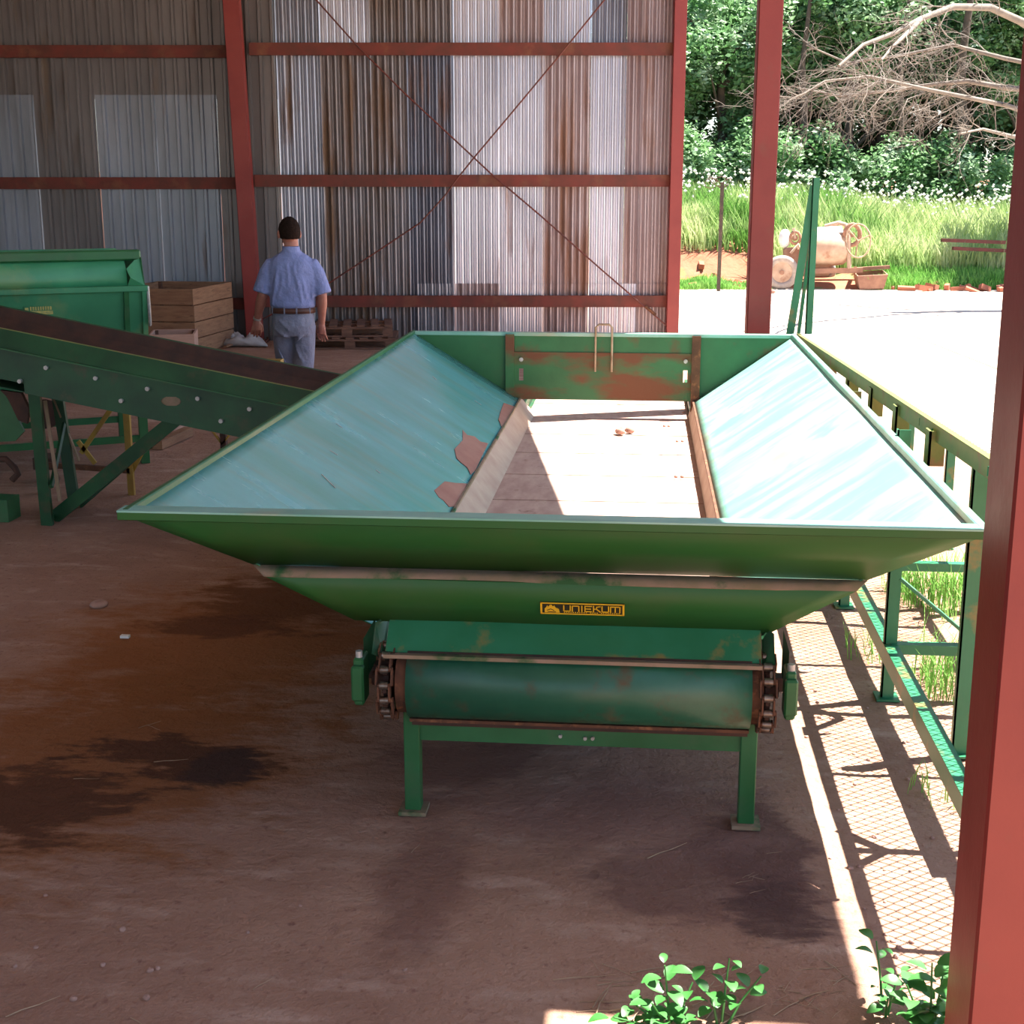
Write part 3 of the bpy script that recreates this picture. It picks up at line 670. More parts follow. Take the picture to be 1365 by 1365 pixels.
# tall end frame
top = at(1088, 237, Y=9.4)
fr = MB(); b0 = at(1077, 447, Y=9.4); fr.angle((b0.x-.02, 9.4, 0), (top.x-.02, 9.4, top.z), .045, .006, (1, 0, 0), (0, 1, 0)); fr.build('end_post', M['walk_green'], wk)
a = at(1053, 445, Y=9.42); e = (a-top)*1.0; p2 = top+Vector((0, 0, -.06))+e*1.9; p2.y = 9.44
MB().bar(top+Vector((-.01, .02, -.05)), p2, .05, .012, (0, 1, 0)).build('end_brace', M['walk_green'], wk)
a = at(1083, 300, Y=9.5); c2 = at(1065, 440, Y=9.5); MB().bar(a, a+(c2-a)*1.8, .02, .04, (0, 1, 0)).build('end_brace', M['walk_green'], wk)

# ================================================================ inclined conveyor on the left
cv = thing('inclined_conveyor', 'dark green inclined trough conveyor on angled legs, left of the hopper', 'conveyor', (-3.6, 7.95, 0))
CX0, CX1 = -6.4, -1.40
def cz(x, d=0): return 1.196-.1874*(x+3.73)+d
def run(name, prof, m_, lab=None, x0=CX0, x1=CX1, t=.005):
    mb = MB(); mb.add([(x, y, cz(x, z)) for x in (x0, x1) for y, z in prof], [(i, i+1, len(prof)+i+1, len(prof)+i) for i in range(len(prof)-1)])
    o = mb.build(name, M[m_], cv); s = o.modifiers.new('thickness', 'SOLIDIFY'); s.thickness = t; s.offset = 0
    if lab: o['label'] = lab
    return o
run('flange', [(7.775, -.006), (7.77, .0), (7.755, 0), (7.70, -.095), (7.685, -.10), (7.685, -.108), (7.72, -.112)], 'green_dark')
MB().bar((CX0, 7.762, cz(CX0, .003)), (CX1, 7.762, cz(CX1, .003)), .016, .006).build('flange_highlight', M['walk_rail'], cv)['label'] = 'pale painted highlight along the edge of the trough flange'  # lighter bar painted as the highlight on the flange edge
MB().bar((CX0, 7.690, cz(CX0, -.101)), (CX1, 7.690, cz(CX1, -.101)), .022, .006).build('flange_highlight', M['green'], cv)  # lighter green bar as painted highlight on the lower fold
run('side_plate', [(7.72, -.11), (7.72, -.345)], 'green_dark', x0=-3.58)
run('side_plate', [(7.73, -.11), (7.73, -.29)], 'green_dark', x1=-3.58)
run('belt', [(7.80, -.03), (7.9, -.1), (8.15, -.1), (8.27, -.03)], 'rust_dark', 'rust brown trough floor')
run('trough_wall', [(8.27, -.03), (8.31, .03)], 'rust_dark')
run('flange', [(8.31, .03), (8.33, .034), (8.37, -.08), (8.36, -.345)], 'green_dark')
run('bottom_pan', [(7.73, -.34), (8.35, -.34)], 'green_dark')
for (px_, py_) in ((27, 508), (62, 490), (128, 504), (162, 534), (197, 518), (264, 531), (295, 561), (333, 545)):
    p = at(px_, py_, Y=7.715); MB().cyl((p.x, 7.70, p.z), (p.x, 7.722, p.z), .013, n=8).build('bolt', M['bolt'], cv)
p = at(228, 535, Y=7.715); m = MB(); m.ell((p.x, 7.717, p.z), .06, .004, .03, 12, 6); m.build('dirt_smear', M['dust'], cv)
def leg(px0, py0, px1, py1, Y0, Y1, w_, m_='green_dark', nm='leg', par=cv, th=.045):
    a, b = at(px0, py0, Y=Y0), at(px1, py1, Y=Y1)
    b = b if b.z > .02 else Vector((b.x, b.y, .005))
    return MB().bar(a, b, w_, th, (0, 1, 0)).build(nm, M[m_], par)
def legd(a, b, w_, nm, m_='green_dark', th=.03, par=cv): return MB().bar(a, b, w_, th, (0, 1, 0)).build(nm, M[m_], par)
# near A-frame: post and long diagonal
legd(at(46, 522, Y=7.75), (at(68, 697, z=0)+Vector((0, -.05, 0))), .07, 'leg', th=.03)
legd(at(238, 556, Y=7.74), at(72, 690, z=.02), .08, 'diagonal_leg', th=.03)
legd(at(60, 534, Y=7.80), at(80, 668, Y=7.8), .02, 'stay', 'dust', .012)
f0 = at(101, 654, z=0); f0.y = 8.35; f0.x = -3.62
legd((-3.66, 8.32, cz(-3.66, -.3)), (-3.60, 8.35, .01), .07, 'leg', th=.03)
legd((-3.72, 8.30, cz(-3.6, -.3)), (-3.55, 8.35, .3), .012, 'stay', 'dust', .02)
legd((-2.75, 8.33, cz(-2.75, -.3)), (-3.58, 8.36, .02), .07, 'diagonal_leg', th=.03)
legd((-3.5, 7.8, .25), (-3.62, 8.33, .55), .02, 'stay', 'green_dark', .02)
MB().bar((-3.58, 7.86, .03), (-3.6, 8.37, .03), .04, .03).build('foot_bar', M['green'], cv)
for xx in (-1.55,):
    for yy in (7.78, 8.3): legd((xx, yy, cz(xx, -.3)), (xx, yy, .0), .05, 'leg')
# yellow trestle behind it
yt = thing('yellow_trestle', 'yellow painted steel trestle with cross braces standing under the conveyor', 'trestle', (-3.55, 8.75, 0))
p = at(172, 662, z=0); PY = 8.72
px0 = at(172, 600, Y=PY).x
for x in (px0, px0-.62): 
    MB().bar((x, PY, 0), (x, PY, .80), .042, .03, (0, 1, 0)).build('post', M['yellow'], yt)
def yb(a, b, m_='yellow'): MB().bar(at(*a, Y=PY+.01), at(*b, Y=PY+.01), .03, .012, (0, 1, 0)).build('brace', M[m_], yt)
yb((148, 545), (108, 604)); yb((104, 588), (127, 618)); yb((196, 590), (176, 628))
MB().bar((px0, PY, at(160, 627, Y=PY).z), (px0-.62, PY, at(160, 621, Y=PY).z), .03, .035).build('cross_bar', M['rust'], yt)
MB().bar((px0, PY, .78), (px0-.62, PY, .78), .03, .035).build('top_bar', M['yellow'], yt)
# machine at the lower left edge
mc = thing('tipping_chute', 'green steel chute with rusty linkage at the left edge under the conveyor', 'chute', (-3.95, 7.9, 0))
Yc = 7.95
def q(px_, py_, Y=Yc): return at(px_, py_, Y=Y)
MB().plate([q(-60, 520), q(5, 522), q(32, 575), q(20, 588), q(-60, 592)], .02, (0, -1, 0)).build('chute_plate', M['green'], mc)
MB().plate([q(0, 520, 7.9), q(28, 524, 7.9), q(38, 545, 7.9), q(36, 565, 7.9), q(24, 560, 7.9), q(10, 530, 7.9)], .03, (0, -1, 0)).build('linkage', M['rust_dark'], mc)
MB().bar(q(-40, 600), q(-40, 640), .2, .1, (0, 1, 0)).build('stand', M['green'], mc)
m = MB(); m.tube([q(-30, 612), q(8, 612), q(20, 624), q(24, 632), q(16, 640)], .02, 8); m.build('hook', M['rust_dark'], mc)
m = MB(); a = q(-30, 640); m.box(a.x-.1, Yc-.05, 0, q(12, 640).x, Yc+.12, .14); m.build('base', M['green'], mc)
m = MB(); m.cyl(q(60, 552, 8.9), q(60, 552, 9.02), .1, n=18); m.build('pulley', M['rust_dark'], mc)
m = MB(); m.box(q(-60, 600).x, 9.0, .1, q(70, 600, 9.0).x, 9.2, .18); m.build('frame_beam', M['rust_dark'], mc)

# ================================================================ storage bin further back
ba = R(30); bo = Vector((-3.56, 9.75, 0))
bn = thing('storage_bin', 'pale green steel feed bin with a flared top on legs, behind the conveyor', 'bin', bo, ba)
BL = 3.2
def bpanel(name, prof, m_, x0=-BL, x1=0, sm=False):
    mb = MB(); mb.add([(x, y, z) for x in (x0, x1) for y, z in prof], [(i, i+1, len(prof)+i+1, len(prof)+i) for i in range(len(prof)-1)], sm)
    o = mb.build(name, M[m_], bn, local=True); s = o.modifiers.new('thickness', 'SOLIDIFY'); s.thickness = .006; s.offset = 0; return o
bpanel('front_panel', [(0, 1.27), (.06, .86), (.3, .55)], 'bin_green')
bpanel('flared_board', [(.04, 1.30), (.035, 1.36), (.055, 1.42), (.10, 1.465), (.17, 1.49)], 'bin_green', sm=True, x1=-.12)
m = MB(); m.box(-BL, -.03, 1.265, .02, .05, 1.305); m.build('top_ledge', M['bin_green'], bn, local=True, bevel=.004)
m = MB(); m.bar((-BL, .14, 1.515), (0, .14, 1.515), .07, .075); m.build('rim_bar', M['green'], bn, local=True, bevel=.012)
m = MB(); m.add([(-.12, .04, 1.3), (-.10, .02, 1.36), (-.12, .05, 1.42), (-.05, .1, 1.48), (0, .12, 1.49), (.0, .02, 1.3)], [(0, 1, 2, 3, 4, 5)]); e_ = m.build('flare_end', M['bin_green'], bn, local=True)
s = e_.modifiers.new('thickness', 'SOLIDIFY'); s.thickness = .006
for x in (-.012, -.14, -1.5, -2.6):
    m = MB(); m.bar((x, -.012, 1.27), (x, .05, .86), .035, .03, (0, 1, 0)); m.build('rib', M['green' if x == -.14 else 'bin_green'], bn, local=True)
m = MB(); m.plate([(0, 0, 1.27), (0, .06, .86), (0, .3, .55), (0, .9, .55), (0, 1.15, .86), (0, 1.2, 1.27), (0, 1.2, 1.5), (0, .1, 1.5)], .006, (1, 0, 0)); m.build('end_panel', M['green'], bn, local=True)
m = MB(); m.tube([(.012, -.02, 1.3), (.014, -.02, 1.05), (.02, .02, 1.02)], .012, 6); m.build('end_strap', M['bolt'], bn, local=True)
bpanel('back_panel', [(1.2, 1.52), (1.15, .86), (.9, .55), (.3, .55)], 'bin_green')
for x in (-.06, -2.9):
    for y in (.1, 1.05): m = MB(); m.box(x-.03, y-.03, 0, x+.03, y+.03, .9 if y > .5 else .8); m.build('leg', M['green'], bn, local=True)
for y, z in ((.1, .16), (1.05, .16)):
    m = MB(); m.box(-2.9, y-.015, z, -.06, y+.015, z+.05); m.build('low_rail', M['green'], bn, local=True)
# faded plate: letters too faint to read
s0 = Vector((-1.04, 0, 1.11)); 
def nearest_bin(px_, py_):
    r = ray(px_, py_); n = Vector((math.sin(ba), -math.cos(ba), 0)); t = (bo-Vector((0, 0, CH))).dot(n)/r.dot(n); p = Vector((0, 0, CH))+r*t
    return (Matrix.Rotation(-ba, 3, 'Z') @ (p-bo))
a, b = nearest_bin(33, 420), nearest_bin(70, 407)
def by(z): return (1.27-z)*.146
m = MB(); m.plate([(a.x, by(a.z)-.012, a.z), (b.x, by(a.z)-.012, a.z), (b.x, by(b.z)-.012, b.z), (a.x, by(b.z)-.012, b.z)], .003, (0, -1, 0))
np_ = m.build('nameplate', M['bin_green'], bn, local=True); np_['label'] = 'small faded nameplate with worn yellow lettering'
m = MB(); w_ = b.x-a.x; h_ = b.z-a.z; ym = by((a.z+b.z)/2)-.018
m.box(a.x, ym, a.z, b.x, ym+.002, a.z+h_*.42)
m.build('lettering', M['sign_faded'], np_, local=True).location = Vector((a.x+b.x, 2*ym+.002, 2*a.z+h_*.42))/2-np_.location
m = MB()
for i in range(9): 
    x0 = a.x+w_*(.2+i*.088); m.box(x0, ym, a.z+h_*.5, x0+w_*.055, ym+.002, a.z+h_*.9)
m.box(a.x+w_*.02, ym, a.z+h_*.42, a.x+w_*.15, ym+.002, a.z+h_*.8)
o_ = m.build('letters', M['sign_faded'], np_, local=True); o_.location = o_.location-np_.location

# ================================================================ crates, lumber, pallets, sacks
def crate(label, loc, rz, sx, sy_, sz, n, mname, inner=True):
    t = thing('wooden_crate', label, 'crate', loc, rz); h = sz/n
    for k in range(n):
        z0, z1 = k*h+.004, (k+1)*h-.006; jt = random.uniform(-.006, .006)
        for (a, b, c, d) in ((0, 0, sx, .025), (0, sy_-.025, sx, sy_), (0, .026, .025, sy_-.026), (sx-.025, .026, sx, sy_-.026)):
            MB().box(a, b+jt, z0, c, d+jt, z1).build('plank', M[mname], t, local=True, bevel=.003)
    for x in (.045, sx-.045):
        for y in (.045, sy_-.045): MB().box(x-.018, y-.018, .0, x+.018, y+.018, sz-.01).build('corner_post', M['wood_dark'], t, local=True)
    for i in range(5): 
        w_ = (sx-.06)/5; MB().box(.03+i*w_, .03, .02, .03+(i+1)*w_-.01, sy_-.03, .04).build('floor_plank', M['wood_dark'], t, local=True)
    return t
# big crate: nearest corner seen at (262, 470)
cc = at(262, 474, z=0); u2 = at(313, 458, z=0); 
ang = math.atan2(u2.y-cc.y, u2.x-cc.x)
# right face runs from cc to u2; left face runs back to the left
ln = (u2-cc).length
crate('large brown wooden crate of four planks standing against the ribbed wall', cc, ang, ln, 1.0, .80, 4, 'wood')
cs = at(234, 488, z=0); us_ = at(271, 481, z=0); a2 = math.atan2(us_.y-cs.y, us_.x-cs.x)
crate('small pale pinkish wooden crate in front of the large brown crate', at(200, 494, z=0), 0.25, .50, .6, .40, 2, 'wood_pale')
# lumber on the floor
lt = [(at(202, 592, z=0), at(258, 566, z=0)), (at(210, 600, z=0), at(252, 581, z=0))]
for k, (a, b) in enumerate(lt):
    m = MB(); m.bar(a+Vector((0, 0, .04+k*.0)), b+Vector((0, 0, .04)), .12-.04*k, .07); o = m.build('timber_offcut', M['wood_pale' if k == 0 else 'wood'])
    tag(o, ['pale timber offcut lying on the floor behind the conveyor legs', 'brown timber offcut lying in front of the pale one on the floor'][k], 'timber')
a, b = at(352, 487, Y=10.6), at(374, 487, Y=10.6)
kb = MB(); kb.box(a.x, 10.6, 0, b.x, 10.7, at(360, 480, Y=10.6).z); tag(kb.build('timber_block', M['yellow']), 'yellowish timber post end just behind the conveyor, left of the man', 'timber')
# second yellow trestle, glimpsed by the hopper rim
t2 = thing('yellow_trestle', 'small yellow trestle glimpsed between the conveyor and the hopper rim', 'trestle', (-2.9, 9.3, 0))
a, b = at(283, 572, Y=9.2), at(296, 588, Y=9.2); MB().bar(a+Vector((-.05, 0, .06)), b+Vector((0, 0, -.02)), .012, .02, (0, 1, 0)).build('brace', M['yellow'], t2)
a, b = at(312, 572, Y=9.2), at(296, 588, Y=9.2); MB().bar(a+Vector((.05, 0, .06)), b+Vector((0, 0, -.02)), .012, .02, (0, 1, 0)).build('brace', M['yellow'], t2)
pt = at(297, 575, Y=9.2); MB().box(pt.x-.02, 9.19, 0, pt.x+.02, 9.23, .5).build('post', M['rust_dark'], t2)
# pallets
def pallet(label, loc, rz):
    t = thing('wooden_pallet', label, 'pallet', loc, rz, 'pallets stacked by the wall'); W, D, H = 1.15, .9, .145
    for i in range(7):
        x = i*(W-.1)/6; MB().box(x, 0, H-.02, x+.1, D, H).build('deck_board', M['wood_dark'], t, local=True)
    for i in range(3):
        y = i*(D-.09)/2; MB().box(0, y, .02, W, y+.09, H-.022).build('stringer', M['wood_dark'], t, local=True) if i == 1 else None
        if i != 1:
            MB().box(0, y, H-.045, W, y+.09, H-.022).build('stringer', M['wood_dark'], t, local=True)
            for j in range(3): x = j*(W-.13)/2; MB().box(x, y, .02, x+.13, y+.09, H-.047).build('block', M['wood_dark'], t, local=True)
        MB().box(0, y, 0, W, y+.09, .019).build('base_board', M['wood_dark'], t, local=True)
    return t
p0 = at(405, 466, z=0)
pallet('lower dark wooden pallet of the stack right of the man', p0, YAW+.04)
pallet('upper dark wooden pallet of the stack right of the man', p0+Vector((-.04, .03, .146)), YAW+.10)
for k, (px_, py_, sx, lab) in enumerate(((326, 462, .30, 'crumpled white sack on the floor beside the red column'), (314, 458, .13, 'smaller white sack on the floor behind the large brown crate'))):
    p = at(px_, py_, z=0); m = MB(); rings = []
    for i in range(9):
        u = i/8*2-1; r = math.sqrt(max(.02, 1-u*u)); rings.append([p+Vector((u*sx, r*.13*math.cos(a*.524)*(1+.25*noise.noise(Vector((i, a, k)))), .001+max(0, r*.10*(1+math.sin(a*.524))*(.7+.4*noise.noise(Vector((i*.9, a*.7, 5+k))))))) for a in range(12)])
    m.loft(rings); tag(m.build('white_sack', M['sack']), lab, 'sack')
pk = at(343, 455, z=0); 
m = MB(); a, b = at(300, 462, z=.03), at(330, 452, z=.05); m.bar(a, b, .05, .02); tag(m.build('timber_lath', M['wood']), 'thin wooden lath leaning by the white sacks', 'timber')

# ================================================================ man walking away
mo = at(391, 415, Y=11.3); MZ = Vector((mo.x, 11.3, 0))
man = thing('person', 'person with short dark hair in blue short-sleeved shirt and grey trousers, walking away', 'person', MZ, YAW*.9)
def ring(cx, cyy, cz_, rx, ry, n=20, p=2.3, tilt=0):
    o = []
    for k in range(n):
        a = 2*math.pi*k/n; c_, s_ = math.cos(a), math.sin(a)
        x = rx*math.copysign(abs(c_)**(2/p), c_); y = ry*math.copysign(abs(s_)**(2/p), s_)
        o.append(Vector((cx+x, cyy+y, cz_+x*tilt)))
    return o
def remesh(o, v, sm=3, dec=None):
    r = o.modifiers.new('remesh', 'REMESH'); r.mode = 'VOXEL'; r.voxel_size = v; r.use_smooth_shade = True
    s = o.modifiers.new('smooth', 'SMOOTH'); s.factor = .5; s.iterations = sm
# joints (local, +y away from the camera)
SL, SR_ = Vector((-.168, .0, 1.375)), Vector((.168, .0, 1.375))
EL, ER = Vector((-.245, -.03, 1.13)), Vector((.245, -.02, 1.12))
HL, HR = Vector((-.315, .06, .915)), Vector((.225, .04, .885))
b = MB()
b.loft([ring(0, 0, .82, .15, .10), ring(0, 0, 1.0, .145, .095), ring(0, 0, 1.2, .17, .105), ring(0, 0, 1.36, .18, .10), ring(0, -.005, 1.43, .12, .075), ring(0, 0, 1.47, .065, .062), ring(0, .005, 1.53, .058, .06), ring(0, .01, 1.6, .055, .06)])
hd = Vector((-.012, .012, 1.635))
hrot = Matrix.Rotation(R(22), 3, 'Z')
b.ell(hd, .076, .095, .108, 20, 14, hrot); b.ell(hd+hrot @ Vector((0, .04, -.06)), .052, .062, .06, 16, 10, hrot)
b.ell(hd+hrot @ Vector((0, .098, -.015)), .013, .02, .022, 8, 6, hrot)                 # nose
for s_ in (-1, 1): b.ell(hd+hrot @ Vector((s_*.086, .0, -.02)), .015, .024, .036, 10, 8, hrot)   # ears
for s_ in (-1, 1): b.ell(hd+hrot @ Vector((s_*.03, .085, .005)), .014, .01, .009, 8, 6, hrot)
b.ell(hd+hrot @ Vector((0, .092, -.055)), .025, .009, .008, 8, 6, hrot)
for S_, E_, H_2 in ((SL, EL, HL), (SR_, ER, HR)):
    b.tube([S_, S_.lerp(E_, .5), E_], [.05, .048, .04], 14); b.ell(E_, .041, .041, .041, 12, 8)
    b.tube([E_, E_.lerp(H_2, .3), E_.lerp(H_2, .8), H_2], [.040, .043, .031, .027], 14)
def hand(H_2, d, side, back):
    """palm, four fingers and a thumb hanging from the wrist; side: outward normal of the palm, back: knuckle spread"""
    d = d.normalized(); back = (back-d*back.dot(d)).normalized(); nrm = d.cross(back)
    b.tube([H_2-d*.01, H_2+d*.03, H_2+d*.085], [.026, .03, .026], 12)
    for s in (-.022, 0, .022): b.tube([H_2+d*.02+back*s*.7, H_2+d*.09+back*s*1.2], [.017, .0145], 10)
    for i, (s, l) in enumerate(((-.033, .066), (-.011, .078), (.011, .074), (.033, .056))):
        p0 = H_2+d*.08+back*s; p1 = p0+d*l*.45+back*s*.12+nrm*side*.012; p2 = p1+d*l*.35+nrm*side*.016; p3 = p2+d*l*.2+nrm*side*.014
        b.tube([p0-d*.02, p0, p1, p2, p3], [.0095, .0095, .009, .008, .006], 8)
    p0 = H_2+d*.025-back*.024; b.tube([p0, p0+d*.03-back*.022+nrm*side*.012, p0+d*.062-back*.03+nrm*side*.02, p0+d*.078-back*.028+nrm*side*.022], [.014, .0115, .0095, .007], 8)
hand(HL, Vector((-.12, .12, -1)), 1, Vector((1, .3, 0))*-1)
hand(HR, Vector((-.05, .06, -1)), -1, Vector((1, -.4, 0)))
# legs in mid stride
KL, KR = Vector((-.085, .06, .50)), Vector((.075, -.02, .49)); AL, AR = Vector((-.075, .16, .09)), Vector((.07, -.22, .12))
for H0, K, A in ((Vector((-.085, 0, .86)), KL, AL), (Vector((.085, 0, .86)), KR, AR)):
    b.tube([H0, K, A], [.075, .052, .036], 14); b.ell(K, .053, .055, .06, 12, 8)
bo_ = b.build('body', M['skin'], man, local=True, centre=False); remesh(bo_, .0055, 2)
# hair cap
hb = MB()
rings = []
for i in range(0, 15):
    r_ = []
    for k in range(40):
        a = 2*math.pi*k/40; sn = math.sin(a)                 # +y is the face side
        lim = 118 if sn < -.35 else (118+(sn+.35)/.7*-16 if sn < .35 else 102-(sn-.35)/.65*38)
        t2_ = R(1+lim*i/14.0)
        v = Vector((.0805*math.sin(t2_)*math.cos(a), .099*math.sin(t2_)*sn-.003, .112*math.cos(t2_)))
        if i == 14: v *= .985
        v *= 1.01+.035*noise.noise(v*45)+.02*noise.noise(v*110)
        r_.append(hd+hrot @ v)
    rings.append(r_)
hb.loft(rings, caps=False); hb.add(rings[0], [tuple(range(40))])
ho = hb.build('hair', M['hair'], man, local=True); s = ho.modifiers.new('thickness', 'SOLIDIFY'); s.thickness = .008; s.offset = -1
# shirt
s_ = MB()
s_.loft([ring(0, 0, 1.018, .172, .128, 24), ring(.0, -.004, 1.04, .188, .142, 24), ring(.0, -.002, 1.10, .188, .140, 24), ring(0, 0, 1.22, .198, .138, 24), ring(0, 0, 1.33, .205, .132, 24), ring(0, 0, 1.39, .19, .118, 24), ring(0, 0, 1.42, .165, .105, 24),
         ring(0, -.002, 1.445, .135, .085, 24), ring(0, 0, 1.475, .082, .075, 24), ring(0, .002, 1.495, .07, .07, 24)])
for S_, E_, k in ((SL, EL, -1), (SR_, ER, 1)):
    d = (E_-S_).normalized()
    s_.tube([S_+Vector((-k*.06, 0, .0)), S_+Vector((k*.0, 0, -.005)), S_+d*.07+Vector((k*.012, 0, 0)), S_.lerp(E_, .95)+Vector((k*.01, 0, 0))], [.05, .062, .068, .076], 18)
# soft folds down the back
def tor(x): return -.138*(max(0, 1-(abs(x)/.195)**2.3))**(1/2.3)
for (x0, z0, x1, z1, r_) in ((-.10, 1.36, -.15, 1.05, .012), (-.05, 1.33, -.10, 1.1, .008), (.03, 1.36, .09, 1.08, .010), (.07, 1.33, .13, 1.1, .008), (-.02, 1.38, -.01, 1.2, .006), (.16, 1.36, .17, 1.1, .012)):
    s_.tube([(x0, tor(x0)+.012, z0), ((x0+x1)/2+.01, tor((x0+x1)/2+.01)+.004, (z0+z1)/2), (x1, tor(x1)+.004, z1)], [r_*1.1, r_*1.9, r_*1.4], 8)
for k in range(7):
    x = -.12+k*.04; s_.tube([(x-.03, tor(x-.03)+.002, 1.055), (x+.03, tor(x+.03)+.002, 1.05)], [.008, .011], 6)
sh = s_.build('shirt', M['shirt'], man, local=True, centre=False); remesh(sh, .009, 7)
cl = MB(); cl.loft([ring(0, .0, 1.475, .077, .078, 24), ring(0, -.002, 1.515, .068, .07, 24), ring(0, -.004, 1.52, .064, .066, 24), ring(0, -.002, 1.50, .06, .062, 24)], caps=False)
co = cl.build('collar', M['shirt'], man, local=True)
# trousers
t_ = MB()
t_.loft([ring(0, 0, 1.03, .163, .118, 24), ring(0, -.004, .96, .172, .132, 24), ring(0, -.01, .88, .178, .145, 24), ring(0, -.005, .80, .172, .135, 24)])
for H0, K, A in ((Vector((-.088, -.005, .88)), KL, AL), (Vector((.088, -.005, .88)), KR, AR)):
    t_.tube([H0, H0.lerp(K, .45), K, K.lerp(A, .6), A+Vector((0, 0, -.03))], [.095, .09, .078, .074, .078], 18)
for p_ in (((-.14, -.12, .86), (-.06, -.14, .80), (-.01, -.12, .78)), ((-.10, -.14, .93), (-.02, -.15, .86), (.02, -.12, .78)), ((.13, -.11, .84), (.06, -.13, .78), (.02, -.12, .74)), ((-.12, -.09, .70), (-.09, -.1, .62), (-.05, -.09, .56)), ((.02, -.09, .72), (.05, -.1, .64), (.08, -.1, .58))):
    t_.tube(p_, [.006, .013, .006], 8)
tr = t_.build('trousers', M['trousers'], man, local=True, centre=False); remesh(tr, .010, 3)
bl_ = MB(); bl_.loft([ring(0, 0, .982, .172, .128, 28), ring(0, -.003, .982, .183, .140, 28), ring(0, -.003, 1.026, .180, .136, 28), ring(0, 0, 1.026, .168, .124, 28)], caps=False)
bl_.build('belt', M['leather'], man, local=True)
for x in (-.155, .05, .0-.05, .15):
    yb_ = -.137*(max(0, 1-(abs(x)/.18)**2.3))**(1/2.3)
    MB().bar((x, yb_-.004, .982), (x, yb_-.003, 1.036), .012, .006, (0, 1, 0)).build('belt_loop', M['trousers'], man, local=True)
for A, tz in ((AL, 0), (AR, .03)):
    s2 = MB(); s2.loft([ring(A.x, A.y+.045, .0+tz, .045, .135, 16), ring(A.x, A.y+.045, .03+tz, .05, .14, 16), ring(A.x, A.y+.02, .065+tz, .046, .10, 16), ring(A.x, A.y-.01, .11+tz, .042, .055, 16)])
    if tz:
        pass
    s2.build('shoe', M['shoe'], man, local=True)
wv = (HL-EL).normalized(); wp_ = HL-wv*.015
MB().cyl(wp_-wv*.008, wp_+wv*.008, .034, n=14).build('wristwatch', M['bolt'], man, local=True)

# ================================================================ outside: mixer, posts, bank litter
mx = thing('cement_mixer', 'old towed cement mixer crusted beige, standing on the far side of the yard', 'cement mixer', at(1100, 386, z=0))
MXO = WLOC[mx.name]
def mxp(px_, py_, d=0): 
    p = at(px_, py_, Y=MXO.y+d); return p
wc = mxp(1042, 365, 0); wr = .315
def wheel(c_, r, nm='wheel'):
    m = MB(); m.tube([c_+Vector((r*.8*math.cos(t*.2618), 0, r*.8*math.sin(t*.2618))) for t in range(25)], r*.22, 10, caps=False); o = m.build(nm, M['tyre'], mx)
    m = MB(); m.cyl(c_+Vector((0, -.03, 0)), c_+Vector((0, .03, 0)), r*.68, n=20); m.build('rim_disc', M['mixer'], o)
    m = MB(); m.cyl(c_+Vector((0, -.06, 0)), c_+Vector((0, .05, 0)), r*.14, n=10); m.build('hub', M['mixer_rust'], o)
wc.z = .33; wheel(wc, .33); w3 = mxp(1094, 365, 1.1); w3.z = .30; wheel(w3, .30)
m = MB(); m.bar(wc, Vector((wc.x, wc.y+1.2, wc.z)), .06, .06); m.build('axle', M['mixer_rust'], mx)
m = MB()
for d in (.2, .9): m.bar(mxp(1052, 362, d), mxp(1150, 360, d), .06, .10)
m.bar(mxp(1140, 358, .2), mxp(1140, 358, .9), .06, .08); m.bar(mxp(1138, 359, .5), mxp(1186, 356, .5), .07, .07); m.build('frame', M['mixer_rust'], mx)
# mixing pan / drum: barrel lying across
d0, d1 = mxp(1072, 330, .5), mxp(1128, 330, .5); m = MB(); rr = []
for k, (u, r) in enumerate(((0, .30), (.06, .36), (.3, .40), (.7, .40), (.94, .37), (1, .33))):
    c_ = d0.lerp(d1, u); rr.append([c_+Vector((0, r*math.cos(t*.314), r*.9*math.sin(t*.314))) for t in range(20)])
m.loft(rr); m.build('drum', M['mixer'], mx)
m = MB(); m.plate([mxp(1074, 304, .1), mxp(1122, 301, .1), mxp(1124, 308, -.02), mxp(1074, 311, -.02)], .03, (0, -.5, 1)); m.build('pan_lid', M['white'], mx)
m = MB(); m.tube([mxp(1100, 302, .5), mxp(1118, 297, .4), mxp(1128, 300, .3), mxp(1131, 315, .2), mxp(1132, 358, .2)], .045, 8); m.build('yoke', M['mixer'], mx)
m = MB(); c_ = mxp(1136, 313, .25); m.tube([c_+Vector((.15*math.cos(t*.3927), .0, .2*math.sin(t*.3927))) for t in range(17)], .045, 8, caps=False); m.cyl(c_-Vector((0, .04, 0)), c_+Vector((0, .04, 0)), .05, n=10); m.build('gear_ring', M['mixer_rust'], mx)
hw = MB(); c_ = mxp(1144, 321, 0); rad = .32
hw.tube([c_+Vector((rad*.75*math.cos(t*.2618), .1*math.sin(t*.26), rad*1.0*math.sin(t*.2618))) for t in range(25)], .016, 6, caps=False)
for a_ in (20, 140, 260): hw.tube([c_, c_+Vector((rad*.75*math.cos(R(a_)), 0, rad*math.sin(R(a_))))], .014, 6)
hw.build('hand_wheel', M['straw'], mx)
m = MB(); m.bar(mxp(1056, 360, .5), mxp(1056, 330, .5), .35, .3, (0, 1, 0)); m.build('engine_block', M['mixer_rust'], mx, bevel=.03)
m = MB(); c_ = mxp(1046, 318, .5); m.ell(c_, .12, .15, .19, 14, 10); m.build('fuel_tank', M['white'], mx)
